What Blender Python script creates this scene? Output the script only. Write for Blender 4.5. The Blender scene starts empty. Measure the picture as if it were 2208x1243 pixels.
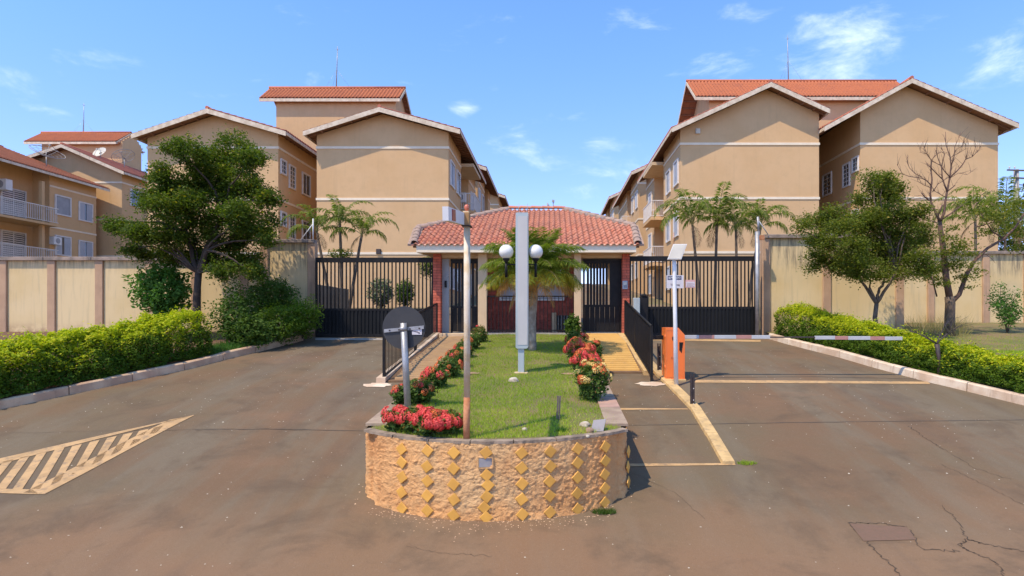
import bpy, math, random
import numpy as np
from mathutils import Vector, Matrix, noise as mnoise

random.seed(7)
rng = np.random.default_rng(7)
PI = math.pi
S = bpy.context.scene
COL = S.collection

# ------------------------------------------------------------------ camera, sky, sun, exposure
EYE = 2.05            # height of the lens above the street (m)
FOC = 1300.0          # focal length expressed in photo pixels
cam_d = bpy.data.cameras.new('camera')
cam_d.sensor_width = 36.0
cam_d.lens = 36.0 * FOC / 2208.0
cam_d.shift_x = -(1190 - 1104) / 2208.0
cam_d.shift_y = (684 - 621.5) / 2208.0
cam_d.clip_start = 0.1
cam_d.clip_end = 3000
cam = bpy.data.objects.new('camera', cam_d)
cam.location = (0, 0, EYE)
cam.rotation_euler = (PI / 2, 0, 0)
COL.objects.link(cam)
S.camera = cam

SUN = Vector((-0.62, -0.60, 1.40)).normalized()
W = bpy.data.worlds.new("World")
S.world = W
W.use_nodes = True


def build_world():
    nt = W.node_tree
    N, L = nt.nodes, nt.links
    N.clear()
    out = N.new('ShaderNodeOutputWorld')
    bg = N.new('ShaderNodeBackground')
    bg.inputs['Strength'].default_value = 0.15
    sky = N.new('ShaderNodeTexSky')
    sky.sky_type = 'NISHITA'
    sky.sun_disc = False
    sky.sun_elevation = math.asin(SUN.z)
    sky.sun_rotation = math.atan2(SUN.x, SUN.y)
    sky.altitude = 1800
    sky.air_density = 1.0
    sky.dust_density = 0.15
    sky.ozone_density = 2.0
    tint = N.new('ShaderNodeMix'); tint.data_type = 'RGBA'; tint.blend_type = 'MULTIPLY'
    tint.inputs[0].default_value = 1.0
    # humid air: the horizon band is duller and less green than the clear sky above it
    tc0 = N.new('ShaderNodeTexCoord'); sp0 = N.new('ShaderNodeSeparateXYZ')
    L.new(tc0.outputs['Generated'], sp0.inputs[0])
    el = N.new('ShaderNodeMapRange'); el.interpolation_type = 'SMOOTHSTEP'
    el.inputs['From Min'].default_value = 0.05; el.inputs['From Max'].default_value = 0.48
    L.new(sp0.outputs['Z'], el.inputs['Value'])
    gt = N.new('ShaderNodeMix'); gt.data_type = 'RGBA'
    gt.inputs[6].default_value = (.68, .64, .86, 1); gt.inputs[7].default_value = (.68, .87, 1.0, 1)
    L.new(el.outputs[0], gt.inputs[0]); L.new(gt.outputs[2], tint.inputs[7])
    L.new(sky.outputs[0], tint.inputs[6])
    # thin cirrus: stretched noise, denser around a few directions
    geo = N.new('ShaderNodeTexCoord')
    nrm = N.new('ShaderNodeVectorMath'); nrm.operation = 'NORMALIZE'
    L.new(geo.outputs['Generated'], nrm.inputs[0])
    mp = N.new('ShaderNodeMapping'); mp.inputs['Scale'].default_value = (1.0, 1.0, 2.6)
    mp.inputs['Rotation'].default_value = (0, 0.25, 0)
    L.new(nrm.outputs[0], mp.inputs[0])
    n1 = N.new('ShaderNodeTexNoise'); n1.inputs['Scale'].default_value = 8.0
    n1.inputs['Detail'].default_value = 9; n1.inputs['Roughness'].default_value = 0.62
    n1.inputs['Distortion'].default_value = 0.35
    L.new(mp.outputs[0], n1.inputs['Vector'])
    total = None
    for (u, v, rad, amp) in ((1830, 110, .115, .36), (1700, 150, .18, .12), (2150, 115, .09, .2), (1315, 305, .05, .26),
                             (1000, 238, .035, .26), (1220, 370, .16, .13), (60, 170, .07, .17), (1640, 22, .05, .18),
                             (1360, 65, .09, .13), (1330, 240, .10, .10), (1540, 130, .08, .15), (1960, 45, .05, .15),
                             (1120, 330, .10, .11)):
        d = Vector(((u - 1190) / FOC, 1, (684 - v) / FOC)).normalized()
        sub = N.new('ShaderNodeVectorMath'); sub.operation = 'SUBTRACT'
        sub.inputs[1].default_value = d
        L.new(nrm.outputs[0], sub.inputs[0])
        sc = N.new('ShaderNodeVectorMath'); sc.operation = 'MULTIPLY'
        sc.inputs[1].default_value = (1.0, 1.0, 2.2)
        L.new(sub.outputs[0], sc.inputs[0])
        ln = N.new('ShaderNodeVectorMath'); ln.operation = 'LENGTH'
        L.new(sc.outputs[0], ln.inputs[0])
        mr = N.new('ShaderNodeMapRange'); mr.interpolation_type = 'SMOOTHSTEP'
        mr.inputs['From Min'].default_value = 0; mr.inputs['From Max'].default_value = rad * 1.5
        mr.inputs['To Min'].default_value = amp; mr.inputs['To Max'].default_value = 0
        L.new(ln.outputs['Value'], mr.inputs['Value'])
        if total is None:
            total = mr.outputs[0]
        else:
            a = N.new('ShaderNodeMath'); a.operation = 'MAXIMUM'
            L.new(total, a.inputs[0]); L.new(mr.outputs[0], a.inputs[1]); total = a.outputs[0]
    add = N.new('ShaderNodeMath'); add.operation = 'ADD'
    L.new(n1.outputs['Fac'], add.inputs[0]); L.new(total, add.inputs[1])
    cr = N.new('ShaderNodeMapRange'); cr.interpolation_type = 'SMOOTHSTEP'
    cr.inputs['From Min'].default_value = 0.60; cr.inputs['From Max'].default_value = 1.08
    cr.inputs['To Max'].default_value = 0.78
    L.new(add.outputs[0], cr.inputs['Value'])
    mix = N.new('ShaderNodeMix'); mix.data_type = 'RGBA'
    L.new(cr.outputs[0], mix.inputs[0])
    L.new(tint.outputs[2], mix.inputs[6])
    mix.inputs[7].default_value = (4.6, 5.0, 5.7, 1)
    L.new(mix.outputs[2], bg.inputs['Color'])
    L.new(bg.outputs[0], out.inputs[0])


build_world()
sd = bpy.data.lights.new('sun', 'SUN')
sd.energy = 2.15
sd.angle = math.radians(0.55)
sd.color = (1.0, 0.85, 0.64)
sun = bpy.data.objects.new('sun', sd)
sun.rotation_euler = SUN.to_track_quat('Z', 'Y').to_euler()
sun.location = (-20, -20, 40)
COL.objects.link(sun)
S.view_settings.view_transform = 'Standard'
S.view_settings.look = 'None'
S.view_settings.gamma = 1
S.view_settings.use_curve_mapping = False
S.view_settings.exposure = 1.18
S.render.engine = 'CYCLES'
S.cycles.use_denoising = True
S.cycles.max_bounces = 6
S.cycles.transparent_max_bounces = 8
S.cycles.diffuse_bounces = 3

# ------------------------------------------------------------------ helpers


def X(u, d): return (u - 1190) * d / FOC
def Z(v, d): return EYE + (684 - v) * d / FOC
def P(u, v, d): return Vector((X(u, d), d, Z(v, d)))


GT = np.array([(-60, -.40), (-30, -.35), (0, -.25), (3, -.19), (4, -.14), (5, -.05), (6, .09), (7, .26), (8, .44), (10.5, .85), (13, 1.18),
               (16.2, 1.51), (18, 1.66), (30.8, 2.60), (42, 3.6), (55, 4.7), (75, 6.2), (100, 7.4), (400, 8.4), (1500, 9.0)])


def zr(y): return float(np.interp(y, GT[:, 0], GT[:, 1]))


LK = np.array([(5.6, -60), (6.2, -20), (6.7, -14), (7.3, -11.5), (8.0, -9.75), (9.2, -8.42), (10.4, -7.72), (11.8, -7.12), (13.5, -6.72), (15.3, -6.42), (16.2, -6.40)])
RK = np.array([(5.6, 60), (6.4, 20), (7.0, 13), (7.6, 10), (8.4, 8.35), (9.4, 7.36), (10.75, 6.72), (12.0, 6.38), (13.4, 6.10), (15.0, 5.80), (16.2, 5.66)])
def xl(y): return float(np.interp(y, LK[:, 0], LK[:, 1]))
def xr(y): return float(np.interp(y, RK[:, 0], RK[:, 1]))


def G(u, v, dz=0.0):
    lo, hi = 2.0, 60.0
    for _ in range(50):
        m = (lo + hi) / 2
        if Z(v, m) > zr(m): lo = m
        else: hi = m
    d = (lo + hi) / 2
    return Vector((X(u, d), d, zr(d) + dz))


OFF = {}


def off(o): return OFF.get(o.name, Vector((0, 0, 0))) if o is not None else Vector((0, 0, 0))


def tag(o, label=None, cat=None, group=None, kind=None):
    if label: o['label'] = label
    if cat: o['category'] = cat
    if group: o['group'] = group
    if kind: o['kind'] = kind
    return o


def thing(name, loc, label, cat, group=None):
    o = bpy.data.objects.new(name, None)
    o.empty_display_size = 0.2
    o.location = loc
    COL.objects.link(o)
    OFF[o.name] = Vector(loc)
    return tag(o, label, cat, group)


def link(name, me, parent=None, world_loc=None, rot=None, scale=None):
    """mesh already local; placed at world_loc"""
    o = bpy.data.objects.new(name, me)
    COL.objects.link(o)
    w = Vector(world_loc) if world_loc is not None else Vector((0, 0, 0))
    if parent is not None:
        o.parent = parent
        o.location = w - off(parent)
    else:
        o.location = w
    if rot is not None: o.rotation_euler = rot
    if scale is not None: o.scale = scale
    OFF[o.name] = w
    return o


class MB:
    def __init__(self):
        self.v, self.f, self.sm, self.mi = [], [], [], []

    def add(self, vs, fs, smooth=False, mi=0):
        b = len(self.v)
        self.v += [tuple(p) for p in vs]
        for f in fs:
            self.f.append(tuple(i + b for i in f)); self.sm.append(smooth); self.mi.append(mi)
        return self

    def box(self, x0, x1, y0, y1, z0, z1, mi=0):
        vs = [(x0, y0, z0), (x1, y0, z0), (x1, y1, z0), (x0, y1, z0), (x0, y0, z1), (x1, y0, z1), (x1, y1, z1), (x0, y1, z1)]
        return self.add(vs, [(3, 2, 1, 0), (4, 5, 6, 7), (0, 1, 5, 4), (1, 2, 6, 5), (2, 3, 7, 6), (3, 0, 4, 7)], False, mi)

    def bbox(self, x0, x1, y0, y1, z0, z1, b=0.005):
        """box with chamfered vertical and top edges"""
        o = [(x0 + b, y0), (x1 - b, y0), (x1, y0 + b), (x1, y1 - b), (x1 - b, y1), (x0 + b, y1), (x0, y1 - b), (x0, y0 + b)]
        i = [(min(max(x, x0 + b), x1 - b), min(max(y, y0 + b), y1 - b)) for x, y in o]
        n = 8
        vs = [(x, y, z0) for x, y in o] + [(x, y, z1 - b) for x, y in o] + [(x, y, z1) for x, y in i]
        fs = [tuple(range(n - 1, -1, -1)), tuple(range(2 * n, 3 * n))]
        for r in (0, n):
            for k in range(n):
                fs.append((r + k, r + (k + 1) % n, r + n + (k + 1) % n, r + n + k))
        return self.add(vs, fs)

    def obox(self, c, ex, ey, ez):
        c, ex, ey, ez = Vector(c), Vector(ex), Vector(ey), Vector(ez)
        vs = [c + a * ex + b * ey + d * ez for d in (-1, 1) for a, b in ((-1, -1), (1, -1), (1, 1), (-1, 1))]
        return self.add(vs, [(3, 2, 1, 0), (4, 5, 6, 7), (0, 1, 5, 4), (1, 2, 6, 5), (2, 3, 7, 6), (3, 0, 4, 7)])

    def bar(self, a, b, w, h=None):
        a, b = Vector(a), Vector(b)
        h = h or w
        t = (b - a).normalized()
        s = t.cross(Vector((0, 0, 1)))
        if s.length < 1e-3: s = Vector((1, 0, 0))
        s.normalize()
        n = s.cross(t).normalized()
        return self.obox((a + b) / 2, (b - a) / 2, s * w / 2, n * h / 2)

    def tube(self, pts, rads, n=8, cap=True):
        pts = [Vector(p) for p in pts]
        if not hasattr(rads, '__len__'): rads = [rads] * len(pts)
        base = len(self.v)
        ref = Vector((0.31, 0.17, 0.93))
        for i, p in enumerate(pts):
            t = (pts[min(i + 1, len(pts) - 1)] - pts[max(i - 1, 0)])
            if t.length < 1e-9: t = Vector((0, 0, 1))
            t.normalize()
            a = t.cross(ref)
            if a.length < 0.1: a = t.cross(Vector((1, 0, 0)))
            a.normalize()
            b = t.cross(a)
            for k in range(n):
                an = 2 * PI * k / n
                self.v.append(tuple(p + (a * math.cos(an) + b * math.sin(an)) * rads[i]))
        for i in range(len(pts) - 1):
            for k in range(n):
                k2 = (k + 1) % n
                self.f.append((base + i * n + k, base + i * n + k2, base + (i + 1) * n + k2, base + (i + 1) * n + k))
                self.sm.append(True); self.mi.append(0)
        if cap:
            self.f.append(tuple(base + k for k in range(n - 1, -1, -1))); self.sm.append(False); self.mi.append(0)
            e = base + (len(pts) - 1) * n
            self.f.append(tuple(e + k for k in range(n))); self.sm.append(False); self.mi.append(0)
        return self

    def lathe(self, c, prof, n=20):
        c = Vector(c); base = len(self.v)
        for r, z in prof:
            for k in range(n):
                a = 2 * PI * k / n
                self.v.append((c.x + r * math.cos(a), c.y + r * math.sin(a), c.z + z))
        for i in range(len(prof) - 1):
            for k in range(n):
                k2 = (k + 1) % n
                self.f.append((base + i * n + k, base + i * n + k2, base + (i + 1) * n + k2, base + (i + 1) * n + k))
                self.sm.append(True); self.mi.append(0)
        return self

    def prism_xz(self, prof, y0, y1):
        n = len(prof)
        vs = [(x, y0, z) for x, z in prof] + [(x, y1, z) for x, z in prof]
        fs = [tuple(range(n)), tuple(range(2 * n - 1, n - 1, -1))]
        for k in range(n):
            k2 = (k + 1) % n
            fs.append((k, n + k, n + k2, k2))
        return self.add(vs, fs)

    def prism_xy(self, poly, z0, z1):
        n = len(poly)
        vs = [(x, y, z0) for x, y in poly] + [(x, y, z1) for x, y in poly]
        fs = [tuple(range(n - 1, -1, -1)), tuple(range(n, 2 * n))]
        for k in range(n):
            k2 = (k + 1) % n
            fs.append((k, k2, n + k2, n + k))
        return self.add(vs, fs)

    def quad(self, a, b, c, d):
        return self.add([a, b, c, d], [(0, 1, 2, 3)])

    def mesh(self, name, mats, origin=(0, 0, 0)):
        me = bpy.data.meshes.new(name)
        ox, oy, oz = origin
        me.from_pydata([(x - ox, y - oy, z - oz) for x, y, z in self.v], [], self.f)
        if not isinstance(mats, (list, tuple)): mats = [mats]
        for m in mats: me.materials.append(m)
        me.polygons.foreach_set('use_smooth', self.sm)
        if len(mats) > 1: me.polygons.foreach_set('material_index', self.mi)
        me.update()
        return me

    def build(self, name, mats, parent=None, label=None, kind=None, cat=None, group=None):
        o0 = off(parent)
        me = self.mesh(name, mats, o0)
        o = bpy.data.objects.new(name, me)
        COL.objects.link(o)
        if parent is not None:
            o.parent = parent
            # parents are unrotated, so the child sits on the parent's origin
        OFF[o.name] = o0
        return tag(o, label, cat, group, kind)


def np_mesh(name, verts, faces, mat, smooth=False, rnd=None, origin=(0, 0, 0)):
    """verts (N,3), faces (M,k) all the same size"""
    me = bpy.data.meshes.new(name)
    verts = np.asarray(verts, np.float32) - np.asarray(origin, np.float32)
    faces = np.asarray(faces, np.int32)
    M_, k = faces.shape
    me.vertices.add(len(verts)); me.vertices.foreach_set('co', verts.ravel())
    me.loops.add(M_ * k); me.loops.foreach_set('vertex_index', faces.ravel())
    me.polygons.add(M_)
    me.polygons.foreach_set('loop_start', np.arange(0, M_ * k, k, dtype=np.int32))
    me.polygons.foreach_set('loop_total', np.full(M_, k, np.int32))
    if smooth: me.polygons.foreach_set('use_smooth', np.ones(M_, bool))
    if rnd is not None:
        at = me.attributes.new('rnd', 'FLOAT', 'POINT')
        at.data.foreach_set('value', np.asarray(rnd, np.float32))
    for m in (mat if isinstance(mat, (list, tuple)) else [mat]): me.materials.append(m)
    me.update(calc_edges=True)
    me.validate()
    return me


# ------------------------------------------------------------------ materials
def newmat(name):
    m = bpy.data.materials.new(name); m.use_nodes = True
    nt = m.node_tree; nt.nodes.clear()
    o = nt.nodes.new('ShaderNodeOutputMaterial')
    b = nt.nodes.new('ShaderNodeBsdfPrincipled')
    nt.links.new(b.outputs[0], o.inputs[0])
    return m, nt, b, o


def rgba(c): return (c[0], c[1], c[2], 1)


def nz(nt, vec, scale, detail=5, rough=.55, dist=0):
    n = nt.nodes.new('ShaderNodeTexNoise')
    n.inputs['Scale'].default_value = scale; n.inputs['Detail'].default_value = detail
    n.inputs['Roughness'].default_value = rough; n.inputs['Distortion'].default_value = dist
    nt.links.new(vec, n.inputs['Vector'])
    return n.outputs['Fac']


def mrange(nt, val, a, b, c=0., d=1., smooth=True):
    n = nt.nodes.new('ShaderNodeMapRange')
    if smooth: n.interpolation_type = 'SMOOTHSTEP'
    n.inputs['From Min'].default_value = a; n.inputs['From Max'].default_value = b
    n.inputs['To Min'].default_value = c; n.inputs['To Max'].default_value = d
    nt.links.new(val, n.inputs['Value'])
    return n.outputs[0]


def mixc(nt, fac, a, b, mode='MIX'):
    n = nt.nodes.new('ShaderNodeMix'); n.data_type = 'RGBA'; n.blend_type = mode
    if isinstance(fac, (int, float)): n.inputs[0].default_value = fac
    else: nt.links.new(fac, n.inputs[0])
    for i, s in ((6, a), (7, b)):
        if isinstance(s, (tuple, list)): n.inputs[i].default_value = rgba(s)
        else: nt.links.new(s, n.inputs[i])
    return n.outputs[2]


def mul(nt, a, b, op='MULTIPLY'):
    n = nt.nodes.new('ShaderNodeMath'); n.operation = op
    for i, s in ((0, a), (1, b)):
        if isinstance(s, (int, float)): n.inputs[i].default_value = s
        else: nt.links.new(s, n.inputs[i])
    return n.outputs[0]


def pos(nt, scale=(1, 1, 1)):
    g = nt.nodes.new('ShaderNodeNewGeometry')
    if scale == (1, 1, 1): return g.outputs['Position']
    m = nt.nodes.new('ShaderNodeMapping'); m.inputs['Scale'].default_value = scale
    nt.links.new(g.outputs['Position'], m.inputs[0])
    return m.outputs[0]


def bumpn(nt, b, h, strength, dist=0.02):
    n = nt.nodes.new('ShaderNodeBump')
    n.inputs['Strength'].default_value = strength; n.inputs['Distance'].default_value = dist
    nt.links.new(h, n.inputs['Height'])
    nt.links.new(n.outputs[0], b.inputs['Normal'])


def mat(name, col, col2=None, scale=3., rough=.8, bump=0., bscale=60., metal=0., spec=.5, rnd=0., streak=None, bdist=.01, coat=0):
    """two-tone mottled surface; rnd = tone change from piece to piece; streak = (colour, amount)"""
    m, nt, b, o = newmat(name)
    p = pos(nt)
    c2 = col2 if col2 else tuple(x * .8 for x in col)
    f = mrange(nt, nz(nt, p, scale, 6), .35, .65)
    c = mixc(nt, f, col, c2)
    if streak:
        ps = pos(nt, (5, 5, .5))
        s = mrange(nt, nz(nt, ps, 1.4, 7, .65), .52, .75, 0, streak[1])
        s2 = mrange(nt, nz(nt, p, .6, 3), .35, .6)
        c = mixc(nt, mul(nt, s, s2), c, streak[0])
    if rnd:
        oi = nt.nodes.new('ShaderNodeObjectInfo')
        k = mrange(nt, oi.outputs['Random'], 0, 1, 1 - rnd, 1 + rnd, False)
        comb = nt.nodes.new('ShaderNodeCombineXYZ')
        for i in range(3): nt.links.new(k, comb.inputs[i])
        c = mixc(nt, 1.0, c, comb.outputs[0], 'MULTIPLY')
    nt.links.new(c, b.inputs['Base Color'])
    b.inputs['Roughness'].default_value = rough
    b.inputs['Metallic'].default_value = metal
    b.inputs['Specular IOR Level'].default_value = spec
    if coat: b.inputs['Coat Weight'].default_value = coat
    if bump: bumpn(nt, b, nz(nt, p, bscale, 5), bump, bdist)
    return m


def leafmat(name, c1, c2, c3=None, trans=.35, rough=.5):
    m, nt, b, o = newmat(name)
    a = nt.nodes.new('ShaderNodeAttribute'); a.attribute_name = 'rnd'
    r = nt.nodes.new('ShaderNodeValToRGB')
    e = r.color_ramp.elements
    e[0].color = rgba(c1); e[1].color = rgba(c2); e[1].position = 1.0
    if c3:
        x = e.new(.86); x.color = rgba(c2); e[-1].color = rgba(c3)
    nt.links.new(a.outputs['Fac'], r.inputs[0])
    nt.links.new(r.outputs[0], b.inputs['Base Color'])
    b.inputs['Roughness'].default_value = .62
    b.inputs['Specular IOR Level'].default_value = .22
    t = nt.nodes.new('ShaderNodeBsdfTranslucent')
    tc = mixc(nt, 1.0, r.outputs[0], (1.3, 1.5, .6), 'MULTIPLY')
    nt.links.new(tc, t.inputs[0])
    ms = nt.nodes.new('ShaderNodeMixShader'); ms.inputs[0].default_value = trans
    nt.links.new(b.outputs[0], ms.inputs[1]); nt.links.new(t.outputs[0], ms.inputs[2])
    nt.links.new(ms.outputs[0], o.inputs[0])
    return m


def facade_mat(name, base, alt, dirt):
    m, nt, b, o = newmat(name)
    p = pos(nt)
    f = mrange(nt, nz(nt, p, .55, 5, .6), .38, .66)
    c = mixc(nt, f, base, alt)
    f2 = mrange(nt, nz(nt, p, 3.2, 6, .6), .42, .72, 0, .42)
    c = mixc(nt, f2, c, tuple(x * .86 for x in base))
    s = mrange(nt, nz(nt, pos(nt, (3, 3, .22)), 1.3, 7, .62), .52, .78, 0, .34)
    c = mixc(nt, s, c, dirt)
    nt.links.new(c, b.inputs['Base Color'])
    b.inputs['Roughness'].default_value = .92
    b.inputs['Specular IOR Level'].default_value = .2
    bumpn(nt, b, nz(nt, p, 45, 4), .25, .01)
    return m


def wall_mat(name):
    m, nt, b, o = newmat(name)
    p = pos(nt)
    c = mixc(nt, mrange(nt, nz(nt, p, .7, 5), .35, .65), (.68, .50, .25), (.74, .565, .315))
    g = mrange(nt, nz(nt, p, .5, 4), .52, .70, 0, .45)
    c = mixc(nt, g, c, (.50, .41, .25))
    s = mrange(nt, nz(nt, pos(nt, (7, 7, .5)), 1.2, 8, .66), .50, .72, 0, .5)
    c = mixc(nt, mul(nt, s, .6), c, (.34, .29, .20))
    sep = nt.nodes.new('ShaderNodeSeparateXYZ'); nt.links.new(p, sep.inputs[0])
    top = mrange(nt, sep.outputs['Z'], 3.15, 3.7, 0, 1)
    t2 = mrange(nt, nz(nt, pos(nt, (9, 9, .8)), 1.5, 6, .7), .40, .66, 0, .75)
    c = mixc(nt, mul(nt, top, t2), c, (.16, .13, .10))
    lowm = mrange(nt, sep.outputs['Z'], 1.6, 2.0, 1, 0)
    l2 = mrange(nt, nz(nt, p, 3, 6, .7), .40, .66, 0, .7)
    c = mixc(nt, mul(nt, lowm, l2), c, (.34, .19, .11))
    nt.links.new(c, b.inputs['Base Color'])
    b.inputs['Roughness'].default_value = .95
    b.inputs['Specular IOR Level'].default_value = .15
    bumpn(nt, b, nz(nt, p, 70, 5), .35, .01)
    return m


def asphalt_mat():
    m, nt, b, o = newmat('asphalt')
    p = pos(nt)
    c = mixc(nt, mrange(nt, nz(nt, p, .35, 6, .6), .40, .60), (.152, .110, .062), (.168, .102, .055))
    lane = mrange(nt, nz(nt, pos(nt, (1.5, .16, 1)), 1.0, 7, .6, .3), .40, .62)
    c = mixc(nt, mul(nt, lane, .8), c, (.168, .134, .088))
    # laterite dust drifting over the street end
    sep = nt.nodes.new('ShaderNodeSeparateXYZ'); nt.links.new(p, sep.inputs[0])
    wav = mul(nt, nz(nt, p, .5, 5), 3.0)
    yy = mul(nt, sep.outputs['Y'], wav, 'ADD')
    d = mrange(nt, yy, 6.6, 8.3, .62, 0)
    c = mixc(nt, d, c, (.26, .145, .075))
    d2 = mrange(nt, nz(nt, pos(nt, (.5, 1.4, 1)), .8, 7, .62), .50, .75, 0, .5)
    c = mixc(nt, d2, c, (.235, .130, .070))
    # tyre-polished and oil-dark lanes
    d3 = mrange(nt, nz(nt, pos(nt, (1.3, .22, 1)), .9, 5, .55), .52, .74, 0, .45)
    c = mixc(nt, d3, c, (.095, .073, .058))
    agg = nz(nt, p, 130, 3, .7)
    c = mixc(nt, mrange(nt, nz(nt, p, 38, 4, .75), .55, .75, 0, .5), c, (.27, .19, .125))
    c = mixc(nt, mrange(nt, nz(nt, p, 55, 4, .75), .25, .42, .5, 0), c, (.075, .055, .04))
    c = mixc(nt, mrange(nt, agg, .55, .80, 0, .55), c, (.32, .23, .165))
    c = mixc(nt, mrange(nt, agg, .22, .44, .5, 0), c, (.055, .045, .038))
    vo = nt.nodes.new('ShaderNodeTexVoronoi'); vo.inputs['Scale'].default_value = 4.5
    nt.links.new(p, vo.inputs['Vector'])
    sp = mrange(nt, vo.outputs['Distance'], .014, .028, .5, 0)
    c = mixc(nt, sp, c, (.42, .36, .28))
    big = mrange(nt, nz(nt, p, 1.1, 8, .68, .4), .48, .68, 0, .6)
    c = mixc(nt, big, c, (.105, .072, .044))
    nt.links.new(c, b.inputs['Base Color'])
    b.inputs['Roughness'].default_value = .88
    b.inputs['Specular IOR Level'].default_value = .3
    h = mul(nt, nz(nt, p, 110, 4, .7), mul(nt, nz(nt, p, 6, 4), 2.0), 'ADD')
    bumpn(nt, b, h, .55, .008)
    return m


def paint_mat(name, col, worn):
    m, nt, b, o = newmat(name)
    p = pos(nt)
    c = mixc(nt, mrange(nt, nz(nt, p, 4, 6, .6), .4, .65), col, tuple(x * .8 for x in col))
    w = mrange(nt, nz(nt, p, 9, 9, .75), .48, .66)
    c = mixc(nt, mul(nt, w, worn), c, (.20, .145, .10))
    nt.links.new(c, b.inputs['Base Color'])
    b.inputs['Roughness'].default_value = .8
    bumpn(nt, b, nz(nt, p, 110, 4), .4, .006)
    return m


def stucco_mat():
    m, nt, b, o = newmat('rough_stucco')
    p = pos(nt)
    c = mixc(nt, mrange(nt, nz(nt, p, 2.2, 6, .6), .36, .66), (.80, .42, .165), (.72, .345, .12))
    # rusty mud splashes low down and around the tiles
    r = mrange(nt, nz(nt, pos(nt, (1, 1, .6)), 2.6, 7, .65), .50, .70, 0, .65)
    c = mixc(nt, r, c, (.46, .17, .05))
    pale = mrange(nt, nz(nt, p, 1.1, 4), .50, .68, 0, .6)
    c = mixc(nt, pale, c, (.74, .52, .27))
    fine = mrange(nt, nz(nt, p, 34, 5, .7), .54, .72, 0, .45)
    c = mixc(nt, fine, c, (.50, .27, .11))
    nt.links.new(c, b.inputs['Base Color'])
    b.inputs['Roughness'].default_value = .92
    h = mul(nt, nz(nt, pos(nt, (1, 1, .7)), 26, 7, .62, .8), nz(nt, p, 90, 4), 'ADD')
    bumpn(nt, b, h, .7, .03)
    return m


def tile_mat(name, c1, c2, c3):
    m, nt, b, o = newmat(name)
    p = pos(nt)
    oi = nt.nodes.new('ShaderNodeObjectInfo')
    c = mixc(nt, oi.outputs['Random'], c1, c2)
    c = mixc(nt, mrange(nt, nz(nt, p, 1.6, 6, .65), .44, .68, 0, .6), c, c3)
    c = mixc(nt, mrange(nt, nz(nt, p, 8, 5, .6), .45, .7, 0, .45), c, tuple(x * .72 for x in c1))
    nt.links.new(c, b.inputs['Base Color'])
    b.inputs['Roughness'].default_value = .85
    bumpn(nt, b, nz(nt, p, 60, 4), .3, .006)
    return m


MT = {}
MT['facade'] = facade_mat('ochre_render', (.65, .425, .225), (.62, .395, .20), (.46, .30, .16))
MT['facade2'] = facade_mat('shaded_ochre_render', (.50, .29, .15), (.46, .27, .14), (.33, .21, .12))
MT['wall'] = wall_mat('perimeter_plaster')
MT['pilaster'] = mat('pink_concrete', (.52, .33, .20), (.45, .28, .17), 2.5, .95, .4, 60, streak=((.15, .12, .10), .6))
MT['coping'] = mat('mouldy_concrete', (.36, .27, .21), (.20, .16, .13), 3.5, .95, .5, 40, streak=((.06, .05, .045), .8))
MT['trim'] = mat('white_band', (.84, .72, .54), (.78, .66, .49), 3, .85, .1)
MT['fascia'] = mat('painted_fascia', (.74, .62, .47), (.58, .46, .33), 4, .8, .2, 40, streak=((.14, .11, .09), .7))
MT['cream'] = mat('cream_render', (.66, .48, .29), (.60, .43, .26), 2, .9, .2)
MT['soffit'] = mat('soffit_timber', (.30, .15, .085), (.24, .12, .07), 5, .85, .2)
MT['asphalt'] = asphalt_mat()
MT['yellow'] = paint_mat('worn_yellow_paint', (.54, .335, .15), .7)
MT['yellow_kerb'] = paint_mat('yellow_kerb_paint', (.66, .44, .19), .5)
MT['ramp'] = mat('yellow_ramp_paint', (.66, .38, .10), (.58, .32, .085), 3, .8, .3, 70, streak=((.33, .20, .10), .5))
MT['ramp_dull'] = mat('worn_ramp_paint', (.44, .27, .125), (.36, .22, .11), 3, .85, .3, 70, streak=((.25, .17, .11), .6))
MT['ramp_base'] = mat('dark_ramp_paint', (.13, .075, .038), (.19, .105, .05), 4, .85, .3, 70)  # slab colour, far darker than the ribs laid on it
MT['kerb_w'] = mat('whitewashed_kerb', (.72, .59, .44), (.56, .40, .27), 3, .9, .5, 40, rnd=.06, streak=((.28, .17, .11), .8))
MT['kerb_g'] = mat('dusty_kerb', (.68, .47, .29), (.50, .31, .19), 3, .9, .5, 40, rnd=.08, streak=((.22, .14, .10), .8))
MT['earth'] = mat('red_earth', (.17, .085, .045), (.11, .06, .035), 3, .95, .8, 25)
MT['lawn_soil'] = mat('lawn_soil', (.15, .14, .045), (.22, .15, .07), 1.6, .95, .8, 25)
MT['ground'] = mat('dry_ground', (.16, .14, .06), (.20, .14, .08), .4, .95, .5, 10)
MT['stucco'] = stucco_mat()
MT['diamond'] = mat('ochre_tile', (.72, .37, .065), (.62, .31, .055), 6, .55, .1, 80, rnd=.12)
MT['cap'] = mat('coping_stone', (.38, .28, .19), (.29, .20, .14), 6, .8, .3, 60, rnd=.12)
MT['cap_dark'] = mat('weathered_rim', (.36, .27, .19), (.20, .15, .105), 7, .85, .5, 60, rnd=.1)
MT['cap_pink'] = mat('pink_coping_stone', (.50, .30, .22), (.40, .25, .19), 6, .8, .3, 60)
MT['black'] = mat('black_enamel', (.012, .011, .011), (.018, .016, .015), 5, .5, .1, 90, spec=.2)
MT['black2'] = mat('dark_sheet', (.014, .014, .014), (.011, .011, .011), 2, .55, .1, 40, spec=.2)
MT['signback'] = mat('sign_back', (.035, .035, .037), (.045, .043, .042), 4, .6)
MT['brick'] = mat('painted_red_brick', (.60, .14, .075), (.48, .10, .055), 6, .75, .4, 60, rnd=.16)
MT['mortar'] = mat('dark_red_mortar', (.26, .08, .05), (.20, .065, .045), 6, .95, .3)
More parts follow.
